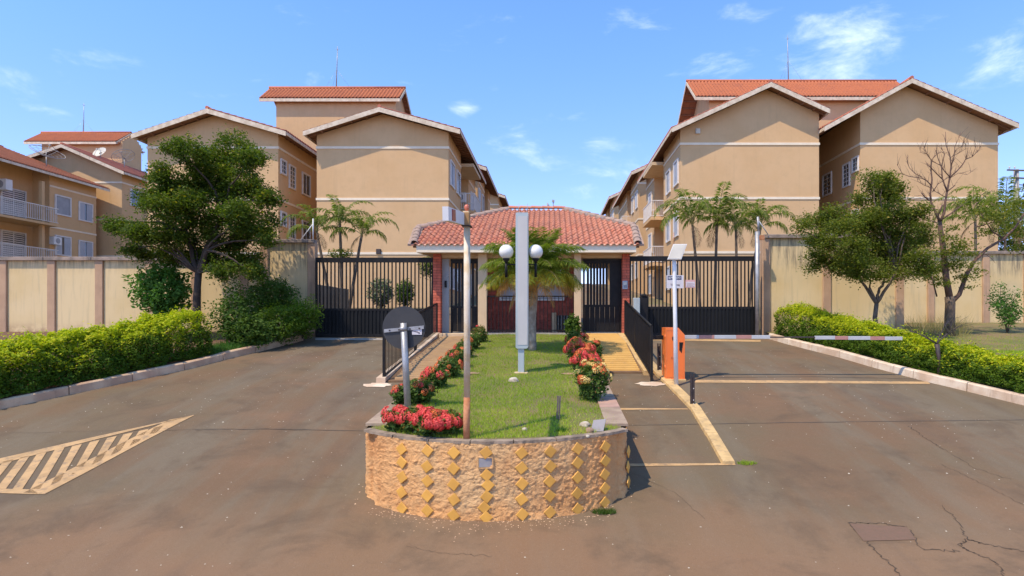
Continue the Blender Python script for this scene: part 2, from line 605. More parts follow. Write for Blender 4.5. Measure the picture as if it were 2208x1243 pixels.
MT['darkbrick'] = mat('dark_red_brick', (.46, .09, .055), (.34, .07, .045), 6, .75, .4, 60, rnd=.2)
MT['totem'] = mat('pale_blue_metal', (.44, .49, .48), (.40, .45, .44), 1.5, .45, .05, metal=.15, streak=((.30, .29, .25), .6))
MT['totem_face'] = mat('grey_metal_face', (.54, .52, .48), (.49, .47, .44), 1.5, .5, .05, streak=((.34, .31, .26), .6))
MT['galv'] = mat('galvanised_steel', (.42, .41, .40), (.32, .31, .30), 8, .45, .15, 80, metal=.5)
MT['rustpole'] = mat('flaking_white_pole', (.66, .58, .46), (.58, .44, .26), 7, .7, .3, 60, streak=((.42, .20, .08), .7))
MT['rust'] = mat('rusty_red_paint', (.40, .14, .05), (.55, .25, .12), 9, .8, .4, 60)
MT['white'] = mat('white_paint', (.78, .77, .75), (.70, .69, .67), 3, .5)
MT['offwhite'] = mat('off_white_plastic', (.62, .58, .48), (.54, .50, .42), 3, .5)
MT['frame'] = mat('window_frame_white', (.74, .70, .66), (.66, .62, .58), 4, .6)
MT['pane_dark'] = mat('dark_glass', (.05, .055, .06), (.09, .09, .09), 1.2, .08, spec=.8)
MT['pane_grey'] = mat('grey_shutter', (.33, .33, .34), (.28, .28, .29), 2, .5)
MT['pane_blue'] = mat('pale_shutter_leaf', (.42, .44, .48), (.37, .39, .43), 2, .5)
MT['orange'] = mat('orange_enamel', (.92, .20, .03), (.84, .18, .03), 2, .42, .05, 60, coat=.2)
MT['redlens'] = mat('red_lens', (.30, .02, .03), (.24, .015, .02), 5, .3)
MT['redtape'] = mat('red_tape', (.46, .22, .18), (.42, .20, .16), 8, .5)
MT['arm'] = mat('grey_boom', (.50, .50, .50), (.44, .44, .44), 5, .45)
MT['beacon'] = mat('orange_beacon', (.62, .17, .09), (.50, .13, .07), 5, .35)
MT['ochrebox'] = mat('ochre_metal', (.45, .25, .08), (.38, .20, .07), 5, .6)
MT['globe'] = mat('opal_globe', (.80, .78, .72), (.76, .74, .68), 2, .25)
MT['steel_dark'] = mat('brown_steel', (.055, .035, .03), (.035, .025, .022), 12, .6, .3, 60)
MT['wood'] = mat('weathered_wood', (.16, .13, .11), (.11, .09, .075), 12, .9, .5, 60)
MT['bark'] = mat('brown_bark', (.075, .05, .035), (.045, .032, .025), 9, .95, .8, 40)
MT['bark_g'] = mat('grey_bark', (.17, .12, .085), (.10, .072, .052), 8, .95, .8, 40)
MT['deadbark'] = mat('dead_branch_bark', (.17, .095, .065), (.11, .065, .05), 9, .95, .5, 40)
MT['palmbark'] = mat('palm_trunk', (.36, .31, .24), (.24, .19, .14), 12, .95, .6, 30)
MT['palmbark2'] = mat('thin_palm_trunk', (.17, .12, .08), (.10, .075, .055), 8, .95, .6, 30)
MT['stone'] = mat('pale_stone', (.60, .54, .42), (.42, .34, .25), 10, .9, .6, 40)
MT['stone_r'] = mat('brown_stone', (.40, .25, .16), (.30, .19, .12), 10, .9, .6, 40)
MT['slate'] = mat('grey_slab', (.27, .25, .25), (.23, .21, .21), 8, .8, .2, 40)
MT['concrete'] = mat('concrete', (.42, .38, .33), (.32, .28, .24), 4, .9, .4, 60)
MT['tile'] = tile_mat('clay_tile_gatehouse', (.50, .165, .095), (.56, .24, .15), (.36, .16, .11))
MT['tile_far'] = tile_mat('clay_tile', (.50, .15, .062), (.54, .18, .08), (.38, .125, .07))
MT['tile_dull'] = tile_mat('clay_tile_dull', (.48, .15, .09), (.52, .17, .10), (.30, .11, .08))  # duller, darker variant of the far roof tile colours
MT['mortar_grey'] = mat('ridge_mortar', (.42, .29, .22), (.30, .22, .18), 7, .95, .6, 40)
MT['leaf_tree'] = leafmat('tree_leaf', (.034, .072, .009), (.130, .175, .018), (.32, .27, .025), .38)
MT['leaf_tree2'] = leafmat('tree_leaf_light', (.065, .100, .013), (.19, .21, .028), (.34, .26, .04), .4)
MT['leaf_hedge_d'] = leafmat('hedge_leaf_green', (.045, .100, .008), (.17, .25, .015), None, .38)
MT['leaf_hedge_y'] = leafmat('hedge_leaf_golden', (.28, .37, .012), (.56, .55, .02), (.74, .62, .03), .4)
MT['leaf_dark'] = leafmat('shrub_leaf_dark', (.038, .09, .012), (.12, .19, .026), None, .36)
MT['leaf_bright'] = leafmat('shrub_leaf_bright', (.05, .14, .02), (.13, .26, .045), None, .35)
MT['leaf_ixora'] = leafmat('ixora_leaf', (.035, .085, .018), (.13, .20, .035), (.30, .14, .05), .3)
MT['leaf_grey'] = leafmat('grey_green_leaf', (.07, .11, .06), (.20, .25, .16), None, .3)
MT['frond'] = leafmat('palm_leaflet', (.075, .14, .018), (.28, .31, .04), None, .45)
MT['frond_y'] = leafmat('yellowing_leaflet', (.32, .32, .035), (.58, .42, .06), None, .45)
MT['frond_o'] = leafmat('dry_leaflet', (.46, .20, .05), (.55, .32, .12), None, .4)
MT['frond_bg'] = leafmat('tall_palm_leaflet', (.06, .11, .018), (.26, .29, .05), None, .45)
MT['frond_dry'] = leafmat('brown_leaflet', (.16, .09, .05), (.26, .17, .10), None, .3)
MT['rachis'] = mat('frond_stalk', (.28, .27, .08), (.22, .16, .06), 6, .6)
MT['grass'] = leafmat('grass_blade', (.20, .31, .02), (.42, .52, .05), (.62, .52, .13), .35)
MT['grass_dry'] = leafmat('dry_grass_blade', (.26, .24, .08), (.46, .36, .16), None, .35)
MT['petal'] = leafmat('coral_petal', (.66, .045, .055), (.85, .16, .13), None, .25)
MT['petal_o'] = leafmat('orange_petal', (.72, .13, .05), (.85, .30, .10), None, .25)
MT['petal_y'] = leafmat('cream_petal', (.88, .55, .14), (.90, .74, .36), None, .25)
MT['blue'] = mat('sign_blue', (.04, .045, .12), (.04, .04, .10), 4, .5)
MT['signwhite'] = mat('sign_white', (.66, .62, .64), (.62, .58, .60), 4, .5)
MT['signpink'] = mat('sign_pink', (.66, .36, .34), (.62, .34, .32), 4, .5)
MT['ink'] = mat('dark_ink', (.10, .07, .07), (.09, .06, .06), 4, .6)
MT['lightgrey'] = mat('light_grey_door', (.36, .38, .38), (.32, .34, .34), 2, .5)
MT['plate'] = mat('plaque_metal', (.34, .34, .36), (.40, .38, .36), 9, .45, .2, 60, metal=.3)

# ------------------------------------------------------------------ ground, road, kerbs, markings


def sheet(name, xs_fn, ys, nx, dz, m, label=None, kind='structure', zfun=zr):
    v, f = [], []
    for y in ys:
        x0, x1 = xs_fn(y)
        for i in range(nx + 1):
            v.append((x0 + (x1 - x0) * i / nx, y, zfun(y) + dz))
    for j in range(len(ys) - 1):
        for i in range(nx):
            a = j * (nx + 1) + i
            f.append((a, a + 1, a + nx + 2, a + nx + 1))
    me = np_mesh(name, v, f, m, smooth=True)
    o = link(name, me)
    return tag(o, label, None, None, kind)


ys_far = [-60, -30, -10] + [float(y) for y in np.arange(0, 17, .5)] + [17, 18, 22, 26, 30.8, 36, 42, 48, 55, 65, 75, 100, 200, 400, 900, 1500]
sheet('ground', lambda y: (-1500, 1500), ys_far, 40, -.06, MT['ground'], 'dry grassy ground around the housing estate')
ys_r = [-30, -15, -8, -4, -2] + [float(y) for y in np.arange(0, 16.45, .2)] + [16.45]
sheet('road', lambda y: (max(xl(max(y, 5.6)), -60), min(xr(max(y, 5.6)), 60)), ys_r, 48, 0, MT['asphalt'], 'worn brown asphalt forecourt and street in front of the gates')
ys_i = [16.45, 17, 18, 20, 22, 26, 30.8, 36, 42, 48, 55, 65, 75, 100]
sheet('inner_road', lambda y: (-7 + max(0, min(1, (y - 24) / 4)) * 3.2, 6.2 - max(0, min(1, (y - 24) / 4)) * 1.4), ys_i, 6, 0, MT['asphalt'], 'asphalt avenue climbing between the apartment blocks')
ys_v = [float(y) for y in np.arange(5.6, 16.45, .3)] + [16.45, 18, 19.4]
VH = .12
sheet('verge', lambda y: (-60, xl(y) - .13), ys_v, 30, VH, MT['earth'], 'bare red earth bed under the left hedge')
sheet('verge', lambda y: (xr(y) + .13, 60), ys_v, 30, VH, MT['lawn_soil'], 'grassy verge between the right kerb and the wall')

# kerb stones, cut along each kerb curve


def kerb(side, m, y_end, label):
    fn = xl if side < 0 else xr
    pts = []
    y = 5.9
    tbl = LK if side < 0 else RK
    yy = np.arange(5.9, y_end, .02)
    pts = np.array([(fn(t), t) for t in yy])
    seg = np.r_[0, np.cumsum(np.hypot(np.diff(pts[:, 0]), np.diff(pts[:, 1])))]
    total = seg[-1]
    k = thing('kerb', (pts[-1][0], pts[-1][1], zr(pts[-1][1])), label, 'kerb')
    s = total
    n = 0
    while s > 1.0 and n < 34:
        s0 = s - .98
        tt = np.linspace(s0 + .008, s - .008, 5)
        px = np.interp(tt, seg, pts[:, 0]); py = np.interp(tt, seg, pts[:, 1])
        mb = MB()
        vs = []
        dz = random.uniform(-.008, .008)
        for i in range(5):
            a = np.array([px[max(i - 1, 0)], py[max(i - 1, 0)]]); b = np.array([px[min(i + 1, 4)], py[min(i + 1, 4)]])
            t = (b - a) / (np.linalg.norm(b - a) + 1e-9)
            nrm = np.array([t[1], -t[0]])
            if nrm[0] * side < 0: nrm = -nrm
            z = zr(py[i])
            for (o_, h) in ((0, -.05), (.012, .13), (.035, .15), (.13, .15), (.145, .0)):
                vs.append((px[i] + nrm[0] * o_, py[i] + nrm[1] * o_, z + h + (dz if h > 0 else 0)))
        fs = []
        for i in range(4):
            for j in range(4):
                fs.append((i * 5 + j, i * 5 + j + 1, i * 5 + j + 6, i * 5 + j + 5))
        fs += [tuple(range(5)), tuple(range(24, 19, -1))]
        mb.add(vs, fs)
        mb.build('kerb_stone', m, k)
        s -= .98
        n += 1
    return k


kerb(-1, MT['kerb_g'], 15.6, 'dusty concrete kerb curving along the left hedge')
kerb(1, MT['kerb_w'], 15.9, 'whitewashed kerb curving along the right hedge')


def ground_poly(name, px, m, dz=.006, label=None, parent=None, sub=10):
    """painted patch: a quad in photo-derived ground points, subdivided so it follows the slope"""
    c = [G(u, v) for u, v in px]
    vs, fs = [], []
    for j in range(sub + 1):
        a = c[0].lerp(c[3], j / sub); b = c[1].lerp(c[2], j / sub)
        for i in range(5):
            p = a.lerp(b, i / 4)
            vs.append((p.x, p.y, zr(p.y) + dz))
    for j in range(sub):
        for i in range(4):
            q = j * 5 + i
            fs.append((q, q + 1, q + 6, q + 5))
    me = np_mesh(name, vs, fs, m)
    o = link(name, me, parent)
    return o


def marking(name, quads, m, label):
    k = thing(name, tuple(G(*quads[0][0])), label, 'road marking')
    for i, q in enumerate(quads):
        c = [G(u, v) for u, v in q]
        vs, fs = [], []
        sub = 14
        for j in range(sub + 1):
            a = c[0].lerp(c[3], j / sub); b = c[1].lerp(c[2], j / sub)
            for ii in range(sub + 1):
                p = a.lerp(b, ii / sub)
                vs.append((p.x, p.y, zr(p.y) + .006))
        for j in range(sub):
            for ii in range(sub):
                qq = j * (sub + 1) + ii
                fs.append((qq, qq + 1, qq + sub + 2, qq + sub + 1))
        me = np_mesh('stripe', vs, fs, m, origin=tuple(OFF[k.name]))
        o = bpy.data.objects.new('stripe', me); COL.objects.link(o); o.parent = k
    return k


def up(u): return 990 - (u / 418) * 94          # upper edge of the hatched island
def lo(u): return 1066 - ((u - 78) / 340) * 170  # lower edge
qs = [[(-40, up(-40)), (418, up(418)), (418, 897), (-40, up(-40) + 13)],
      [(50, 1064), (96, 1067), (418, 897), (366, 906)],
      [(-40, 1054), (70, 1057), (84, 1067), (-40, 1064)]]
for t in (-28, 8, 44, 80, 118, 156, 194, 231, 266, 300, 332):
    b = t
    h = lo(t) - up(t)
    bt = t - .66 * min(h, 80)
    w = 21
    lb = min(lo(bt), 1057) if bt > 60 else 1057
    qs.append([(t, up(t) + 8), (t + w, up(t + w) + 8), (bt + w, min(lo(max(bt + w, 78)) - 2, 1056)), (bt, min(lo(max(bt, 78)) - 2, 1056))])
marking('hatched_marking', qs, MT['yellow'], 'faded yellow hatched triangle painted on the left driveway')
marking('bay_line', [[(1354, 1001), (1584, 1000), (1586, 1004), (1354, 1007)]], MT['yellow'], 'nearest thin yellow line across the walkway beside the planter')
marking('bay_line', [[(1333, 881), (1482, 882), (1484, 884), (1335, 885)]], MT['yellow'], 'farther thin yellow line across the walkway below the orange cabinet')
marking('stop_line', [[(1500, 820), (2000, 824), (2006, 829), (1498, 826)]], MT['yellow'], 'worn yellow line across the right driveway below the boom')
marking('threshold_line', [[(1408, 731), (1640, 734), (1640, 738), (1408, 735)]], MT['yellow'], 'yellow threshold line at the foot of the right sliding gate')
marking('threshold_line', [[(680, 730), (826, 730), (826, 734), (680, 734)]], MT['concrete'], 'pale concrete threshold at the foot of the left sliding gate')

# seams and cracks in the asphalt
MT['crack'] = mat('crack_fill', (.055, .038, .026), (.08, .055, .035), 8, .95)
MT['seam'] = mat('seam_tar', (.075, .058, .048), (.10, .078, .06), 4, .9)
MT['patch'] = mat('reddish_patch', (.185, .105, .066), (.165, .10, .062), 30, .9, .6, 90)


def crack(pts, w, m=None, jit=.012, nsub=12):
    c = [G(u, v) for u, v in pts]
    pl = []
    for i in range(len(c) - 1):
        for k in range(nsub):
            p = c[i].lerp(c[i + 1], k / nsub)
            pl.append(Vector((p.x + random.gauss(0, jit), p.y + random.gauss(0, jit), 0)))
    pl.append(Vector((c[-1].x, c[-1].y, 0)))
    vs, fs = [], []
    for i, p in enumerate(pl):
        t = (pl[min(i + 1, len(pl) - 1)] - pl[max(i - 1, 0)])
        t.z = 0
        if t.length < 1e-6: t = Vector((1, 0, 0))
        t.normalize()
        n = Vector((t.y, -t.x, 0)) * w * random.uniform(.35, 1) / 2
        for s in (-1, 1):
            q = p + n * s
            vs.append((q.x, q.y, zr(q.y) + .004))
        if i: fs.append((2 * i - 2, 2 * i - 1, 2 * i + 1, 2 * i))
    me = np_mesh('road_crack', vs, fs, m or MT['crack'])
    return tag(link('road_crack', me), None, None, None, 'structure')


for pts, w in (([(1960, 920), (1995, 945), (2035, 970)], .018), ([(2035, 970), (2100, 1010), (2180, 1035)], .008),
               ([(1828, 1128), (1900, 1130), (1958, 1138), (1990, 1185), (2070, 1190)], .016),
               ([(1828, 1128), (1870, 1170), (1898, 1200), (1930, 1225), (1945, 1250)], .016),
               ([(2030, 1090), (2068, 1130), (2085, 1165), (2110, 1170), (2150, 1180), (2230, 1192)], .014),
               ([(2085, 1165), (2070, 1178), (2095, 1192), (2150, 1215), (2170, 1250)], .014),
               ([(1340, 1010), (1450, 1060), (1520, 1120)], .006), ([(880, 1180), (960, 1195), (1060, 1200)], .006),
               ([(0, 935), (500, 925), (780, 930)], .010), ([(2035, 1005), (2130, 1050), (2208, 1090)], .008)):
    crack(pts, w * .8)
crack([(1356, 918), (1700, 912), (2208, 906)], .022, MT['seam'], .003, 20)
crack([(1500, 815), (1760, 813), (1990, 818)], .03, MT['seam'], .003, 20)
crack([(420, 928), (600, 926), (782, 930)], .014, MT['seam'], .003, 20)
ptch = ground_poly('road_patch', [(1832, 1130), (1956, 1138), (1975, 1165), (1862, 1168)], MT['patch'], .005)
tag(ptch, None, None, None, 'structure')

# grit and pale litter scattered on the asphalt
def grit(n, seed):
    r = np.random.default_rng(seed)
    V, F = [], []
    for i in range(n):
        y = r.uniform(4.6, 14); x = r.uniform(xl(max(y, 6.5)) * .9, xr(max(y, 6.5)) * .9)
        if -2.1 < x < .9 and y > 5.8: continue
        s = r.uniform(.003, .011) * (1.6 if r.random() < .04 else 1)
        z = zr(y)
        b = len(V)
        a = r.uniform(0, 6.28, 1)[0]
        for k in range(4):
            V.append((x + s * math.cos(a + k * 1.571) * r.uniform(.6, 1.3), y + s * math.sin(a + k * 1.571) * r.uniform(.6, 1.3), z + .001))
        V.append((x, y, z + s * .7))
        for k in range(4): F.append((b + k, b + (k + 1) % 4, b + 4))
    return V, F


V, F = grit(1500, 3)
tag(link('grit', np_mesh('grit', V, F, MT['stone'])), 'pale grit and tiny stones scattered over the asphalt', 'grit', None, 'stuff')

# pale concrete footings where the guard rails end
for (u, v, lab) in ((815, 831, 'pale concrete footing at the end of the left ramp rail'), (1404, 829, 'pale concrete footing at the end of the right ramp rail')):
    c = G(u, v)
    mb = MB()
    ring = []
    for k in range(18):
        a = 2 * PI * k / 18
        rr = random.uniform(.75, 1.15)
        x, y = c.x + .27 * rr * math.cos(a), c.y + .15 * rr * math.sin(a)
        ring.append((x, y, zr(y) + .008))
    mb.add([(c.x, c.y, zr(c.y) + .018)] + ring, [(0, 1 + k, 1 + (k + 1) % 18) for k in range(18)])
    tag(mb.build('concrete_footing', MT['kerb_w']), lab, 'footing')

# ------------------------------------------------------------------ planter
PX0, PX1 = -1.987, .794
ACX, ACY, AR = -.5965, 8.15, 2.29
def rim(y): return .40 + .0754 * y


def arc_y(x): return ACY - math.sqrt(max(AR * AR - (x - ACX) ** 2, .01))


planter = thing('planter', (-.6, 6, zr(6)), 'round-fronted orange stucco planter with columns of diamond tiles and a lawn inside', 'planter')


def planter_front():
    na, nzv = 380, 100
    pts2 = []
    # path: short piece of the left flank, rounded corner, front arc, corner, right flank
    path = [(PX0, 7.6), (PX0, 7.0), (PX0, 6.62)]
    cr = .16
    for k in range(0, 7):
        t = k / 6
        path.append((PX0 + cr * (1 - math.cos(t * PI / 2 * .8)), 6.50 - cr * math.sin(t * PI / 2)))
    xs = np.linspace(PX0 + .20, PX1 - .20, 60)
    for x in xs: path.append((x, arc_y(x)))
    for k in range(6, -1, -1):
        t = k / 6
        path.append((PX1 - cr * (1 - math.cos(t * PI / 2 * .8)), 6.50 - cr * math.sin(t * PI / 2)))
    path += [(PX1, 6.62), (PX1, 7.0), (PX1, 7.6)]
    p = np.array(path)
    s = np.r_[0, np.cumsum(np.hypot(np.diff(p[:, 0]), np.diff(p[:, 1])))]
    t = np.linspace(0, s[-1], na)
    px, py = np.interp(t, s, p[:, 0]), np.interp(t, s, p[:, 1])
    V = []
    for j in range(nzv + 1):
        for i in range(na):
            a = max(i - 1, 0); b = min(i + 1, na - 1)
            tx, ty = px[b] - px[a], py[b] - py[a]
            l = math.hypot(tx, ty) + 1e-9
            nx, ny = ty / l, -tx / l
            z0 = zr(py[i]) - .12
            z1 = rim(py[i]) - .025
            z = z0 + (z1 - z0) * j / nzv
            q = Vector((px[i] * 9, py[i] * 9, z * 7))
            h = .006 * mnoise.fractal(q * 1.6, .6, 2.1, 6) + .009 * abs(mnoise.noise(q * 2.1)) + .016 * abs(mnoise.noise(q * 4.3)) + .010 * abs(mnoise.noise(q * 7.0)) + .010 * mnoise.noise(Vector((px[i] * 1.5, py[i] * 1.5, z * 1.5)))
            h += .02 * max(0, 1 - (z - zr(py[i])) / .06) * (0.5 + mnoise.noise(q * 1.3)) if z > zr(py[i]) - .02 else 0
            V.append((px[i] + nx * h, py[i] + ny * h, z))
    F = []
    for j in range(nzv):
        for i in range(na - 1):
            a = j * na + i
            F.append((a, a + 1, a + na + 1, a + na))
    me = np_mesh('front_wall', V, F, MT['stucco'], smooth=True, origin=tuple(OFF[planter.name]))
    o = bpy.data.objects.new('front_wall', me); COL.objects.link(o); o.parent = planter
    OFF[o.name] = OFF[planter.name]
    # flank walls further back (they taper into the ramps)
    mb = MB()
    for x0, x1 in ((PX0, PX0 + .16), (PX1 - .16, PX1)):
        ys = np.linspace(7.55, 15.7, 10)
        for i in range(9):
            a, b = ys[i], ys[i + 1]
            vs = [(x0, a, zr(a) - .1), (x1, a, zr(a) - .1), (x1, b, zr(b) - .1), (x0, b, zr(b) - .1),
                  (x0, a, rim(a) - .03), (x1, a, rim(a) - .03), (x1, b, rim(b) - .03), (x0, b, rim(b) - .03)]
            mb.add(vs, [(3, 2, 1, 0), (4, 5, 6, 7), (0, 1, 5, 4), (1, 2, 6, 5), (2, 3, 7, 6), (3, 0, 4, 7)])
    mb.build('side_wall', MT['stucco'], planter)
    return px, py


planter_front()
# coping stones: along the arc and both flanks


def coping_piece(pts_in, pts_out, m, dz):
    n = len(pts_in)
    vs, fs = [], []
    for (a, b) in zip(pts_in, pts_out):
        for (q, h) in ((b, -.028), (b, 0), (a, 0), (a, -.028)):
            vs.append((q[0], q[1], rim(q[1]) + h + dz))
    for i in range(n - 1):
        for j in range(4):
            fs.append((i * 4 + j, i * 4 + (j + 1) % 4, i * 4 + 4 + (j + 1) % 4, i * 4 + 4 + j))
    fs += [(0, 1, 2, 3), tuple((n - 1) * 4 + k for k in (3, 2, 1, 0))]
    MB().add(vs, fs).build('coping_stone', m, planter)


ang0 = math.asin((PX0 + .02 - ACX) / AR); ang1 = math.asin((PX1 - .0 - ACX) / AR)
na = 7
for k in range(na):
    a0 = ang0 + (ang1 - ang0) * k / na + .002
    a1 = ang0 + (ang1 - ang0) * (k + 1) / na - .002
    A = np.linspace(a0, a1, 12)
    pin = [(ACX + (AR - .07) * math.sin(a), ACY - (AR - .07) * math.cos(a)) for a in A]
    pout = [(ACX + (AR + .004 + random.uniform(-.006, .01)) * math.sin(a), ACY - (AR + .004 + random.uniform(-.006, .01)) * math.cos(a)) for a in A]
    coping_piece(pin, pout, MT['cap_dark'], random.uniform(-.003, .003))
for side, x0, x1 in ((-1, PX0 - .03, PX0 + .20), (1, PX1 - .21, PX1 + .03)):
    y = 6.52
    k = 0
    while y < 15.4:
        l = random.uniform(.55, .8)
        ys = [y + .004, y + l - .004]
        m = MT['cap_pink'] if (side > 0 and k == 1) else MT['cap']
        coping_piece([(x0, t) for t in ys] if side > 0 else [(x1, t) for t in ys], [(x1, t) for t in ys] if side > 0 else [(x0, t) for t in ys], m, random.uniform(0, .012))
        y += l; k += 1
# diamond tiles
cols = [(868, (968, 998, 1029, 1062, 1096)), (922, (973, 1006, 1037, 1070, 1102)), (979, (977, 1010, 1044, 1077, 1112)),
        (1049, (976, 1025, 1071, 1115)), (1053, (1047,)), (1045, (1094,)), (1125, (977, 1010, 1043, 1076, 1110)), (1185, (973, 1005, 1037, 1069, 1104)),
        (1244, (967, 998, 1030, 1063, 1097)), (1303, (964, 994, 1024, 1053, 1084)), (1350, (975, 1008, 1040))]
dm = MB()
hd = .067
b = .006
vs = [(-hd, 0, 0), (0, 0, -hd), (hd, 0, 0), (0, 0, hd), (-hd, -.006, 0), (0, -.006, -hd), (hd, -.006, 0), (0, -.006, hd),
      (-hd + b, -.010, 0), (0, -.010, -hd + b), (hd - b, -.010, 0), (0, -.010, hd - b)]
fs = [(8, 9, 10, 11)]
for k in range(4):
    k2 = (k + 1) % 4
    fs += [(k, k2, 4 + k2, 4 + k), (4 + k, 4 + k2, 8 + k2, 8 + k)]
dm.add(vs, fs)
dme = dm.mesh('diamond_tile', MT['diamond'])
for u, vv in cols:
    d = 6.0
    for _ in range(20):
        x = X(u, d)
        d = arc_y(x) if x < PX1 - .2 else d
        d = d - .012
        if x >= PX1 - .2: d = 6.33 + (x - (PX1 - .2)) * 1.2; break
    x = X(u, d)
    ang = math.asin(max(-1, min(1, (x - ACX) / AR)))
    if u >= 1350: ang = 1.2; x = PX1 + .003; d = 6.42
    for v in vv:
        o = link('diamond_tile', dme, planter, (x + .014 * math.sin(ang) + random.uniform(-.005, .005), d - .014 * math.cos(ang) + .01, Z(v, d) + random.uniform(-.004, .004)), (random.uniform(-.04, .04), random.uniform(-.14, .14), ang))
d = arc_y(X(1048, 5.9)) - .012
c = P(1047, 998, d)
MB().obox(c, (.062, .01, 0), (0, .006, 0), (0, 0, .042)).build('plaque', MT['plate'], planter)
mb = MB()
for (ax, bx, az, bz) in ((-.072, .072, .046, .056), (-.072, .072, -.056, -.046), (-.076, -.066, -.05, .05), (.066, .076, -.05, .05)):
    mb.box(c.x + ax, c.x + bx, c.y - .014, c.y + .02, c.z + az, c.z + bz)
mb.build('plaque_surround', MT['stucco'], planter)

# soil/lawn bed inside the planter
def bed():
    V, F = [], []
    ys = np.linspace(5.75, 16.0, 60)
    nx = 26
    for y in ys:
        for i in range(nx + 1):
            x = PX0 + .05 + (PX1 - PX0 - .1) * i / nx
            yy = max(y, arc_y(min(max(x, PX0 + .1), PX1 - .1)) + .04)
            V.append((x, yy, rim(yy) - .02 + .015 * mnoise.noise(Vector((x * 1.7, yy * 1.7, 0))) + .02 * math.sin(PI * i / nx)))
    for j in range(len(ys) - 1):
        for i in range(nx):
            a = j * (nx + 1) + i
            F.append((a, a + 1, a + nx + 2, a + nx + 1))
    me = np_mesh('planter_soil', V, F, MT['lawn_soil'], smooth=True, origin=tuple(OFF[planter.name]))
    o = bpy.data.objects.new('soil', me); COL.objects.link(o); o.parent = planter


bed()
def bed_z(x, y):
    t = (x - PX0 - .05) / (PX1 - PX0 - .1)
    return rim(y) - .02 + .015 * mnoise.noise(Vector((x * 1.7, y * 1.7, 0))) + .02 * math.sin(PI * min(max(t, 0), 1))


def blades(name, xs, ys, zs, hmin, hmax, w, m, rn, lean=.35):
    n = len(xs)
    h = rng.uniform(hmin, hmax, n)
    a = rng.uniform(0, 2 * PI, n)
    la = rng.uniform(0, 2 * PI, n); ll = rng.uniform(0, lean, n) * h
    dx, dy = np.cos(a) * w / 2, np.sin(a) * w / 2
    V = np.empty((n, 3, 3), np.float32)
    V[:, 0] = np.c_[xs - dx, ys - dy, zs]
    V[:, 1] = np.c_[xs + dx, ys + dy, zs]
    V[:, 2] = np.c_[xs + np.cos(la) * ll, ys + np.sin(la) * ll, zs + h]
    F = np.arange(3 * n).reshape(n, 3)
    return np_mesh(name, V.reshape(-1, 3), F, m, rnd=np.repeat(rn, 3))


n = 90000
gy = 5.8 + 10.1 * rng.random(n) ** 1.5
gx = rng.uniform(PX0 + .08, PX1 - .08, n)
ok = []
for i in range(n):
    x, y = gx[i], gy[i]
    if y < arc_y(x) + .10: continue
    if x < -1.62 and y < 15: 
        if random.random() < .6: continue
    if x > .2 and y < 8.0 and random.random() < .55 * (1 if mnoise.noise(Vector((x * 3, y * 3, 2))) > -.15 else .2): continue
    if mnoise.noise(Vector((x * 2.3, y * 1.6, 7))) > .38 and random.random() < .5: continue
    ok.append(i)
gx, gy = gx[ok], gy[ok]
gz = np.array([bed_z(x, y) - .004 for x, y in zip(gx, gy)])
pat = np.array([mnoise.noise(Vector((x * 1.5, y * 1.2, 3))) for x, y in zip(gx, gy)])
near = np.clip((7.6 - gy) / 1.8, 0, 1) * .25
rn = np.clip(.40 + .45 * pat + rng.normal(0, .2, len(gx)) + near, 0, 1)
me = blades('grass', gx, gy, gz, .018, .045, .007, MT['grass'], rn, .9)
tag(link('grass', me), 'short mown grass filling the planter', 'grass', None, 'stuff')

# ------------------------------------------------------------------ leaf tools


def leaf_quads(cent, size, up_bias=.35, aspect=.5, outward=None):
    """diamond leaves, one quad each"""
    n = len(cent)
    d = rng.normal(0, 1, (n, 3)); d[:, 2] *= .6
    d /= np.linalg.norm(d, axis=1)[:, None] + 1e-9
    nn = rng.normal(0, 1, (n, 3)); nn[:, 2] += up_bias * 3
    if outward is not None: nn += outward * 1.4
    s = np.cross(d, nn); s /= np.linalg.norm(s, axis=1)[:, None] + 1e-9
    sz = size * rng.uniform(.6, 1.3, n)[:, None]
    V = np.empty((n, 4, 3), np.float32)
    V[:, 0] = cent - d * sz * .5
    V[:, 1] = cent + s * sz * aspect * .5
    V[:, 2] = cent + d * sz * .5
    V[:, 3] = cent - s * sz * aspect * .5
    return V.reshape(-1, 3), np.arange(4 * n).reshape(n, 4)


def leaf_obj(name, parent, cent, size, m, rn=None, kind='stuff', up=.35, aspect=.5, outward=None):
    cent = np.asarray(cent, np.float64)
    if rn is None: rn = rng.random(len(cent))
    V, F = leaf_quads(cent, size, up, aspect, outward)
    o0 = off(parent)
    me = np_mesh(name, V, F, m, rnd=np.repeat(rn, 4), origin=tuple(o0))
    o = bpy.data.objects.new(name, me); COL.objects.link(o)
    if parent is not None: o.parent = parent
    OFF[o.name] = o0
    return tag(o, None, None, None, kind)


def limb(mb, a, b, r0, r1, sag=.12, n=6, sides=7):
    a, b = Vector(a), Vector(b)
    L_ = (b - a).length
    off1 = Vector((random.gauss(0, 1), random.gauss(0, 1), random.gauss(0, .6))) * L_ * sag * .6
    pts, rr = [], []
    for i in range(n + 1):
        t = i / n
        p = a.lerp(b, t) + off1 * math.sin(PI * t) + Vector((0, 0, 1)) * L_ * sag * math.sin(PI * t)
        p += Vector((random.gauss(0, 1), random.gauss(0, 1), random.gauss(0, 1))) * L_ * .012
        if i == 0: p = a
        pts.append(p); rr.append(r0 + (r1 - r0) * t)
    mb.tube(pts, rr, sides)
    return pts


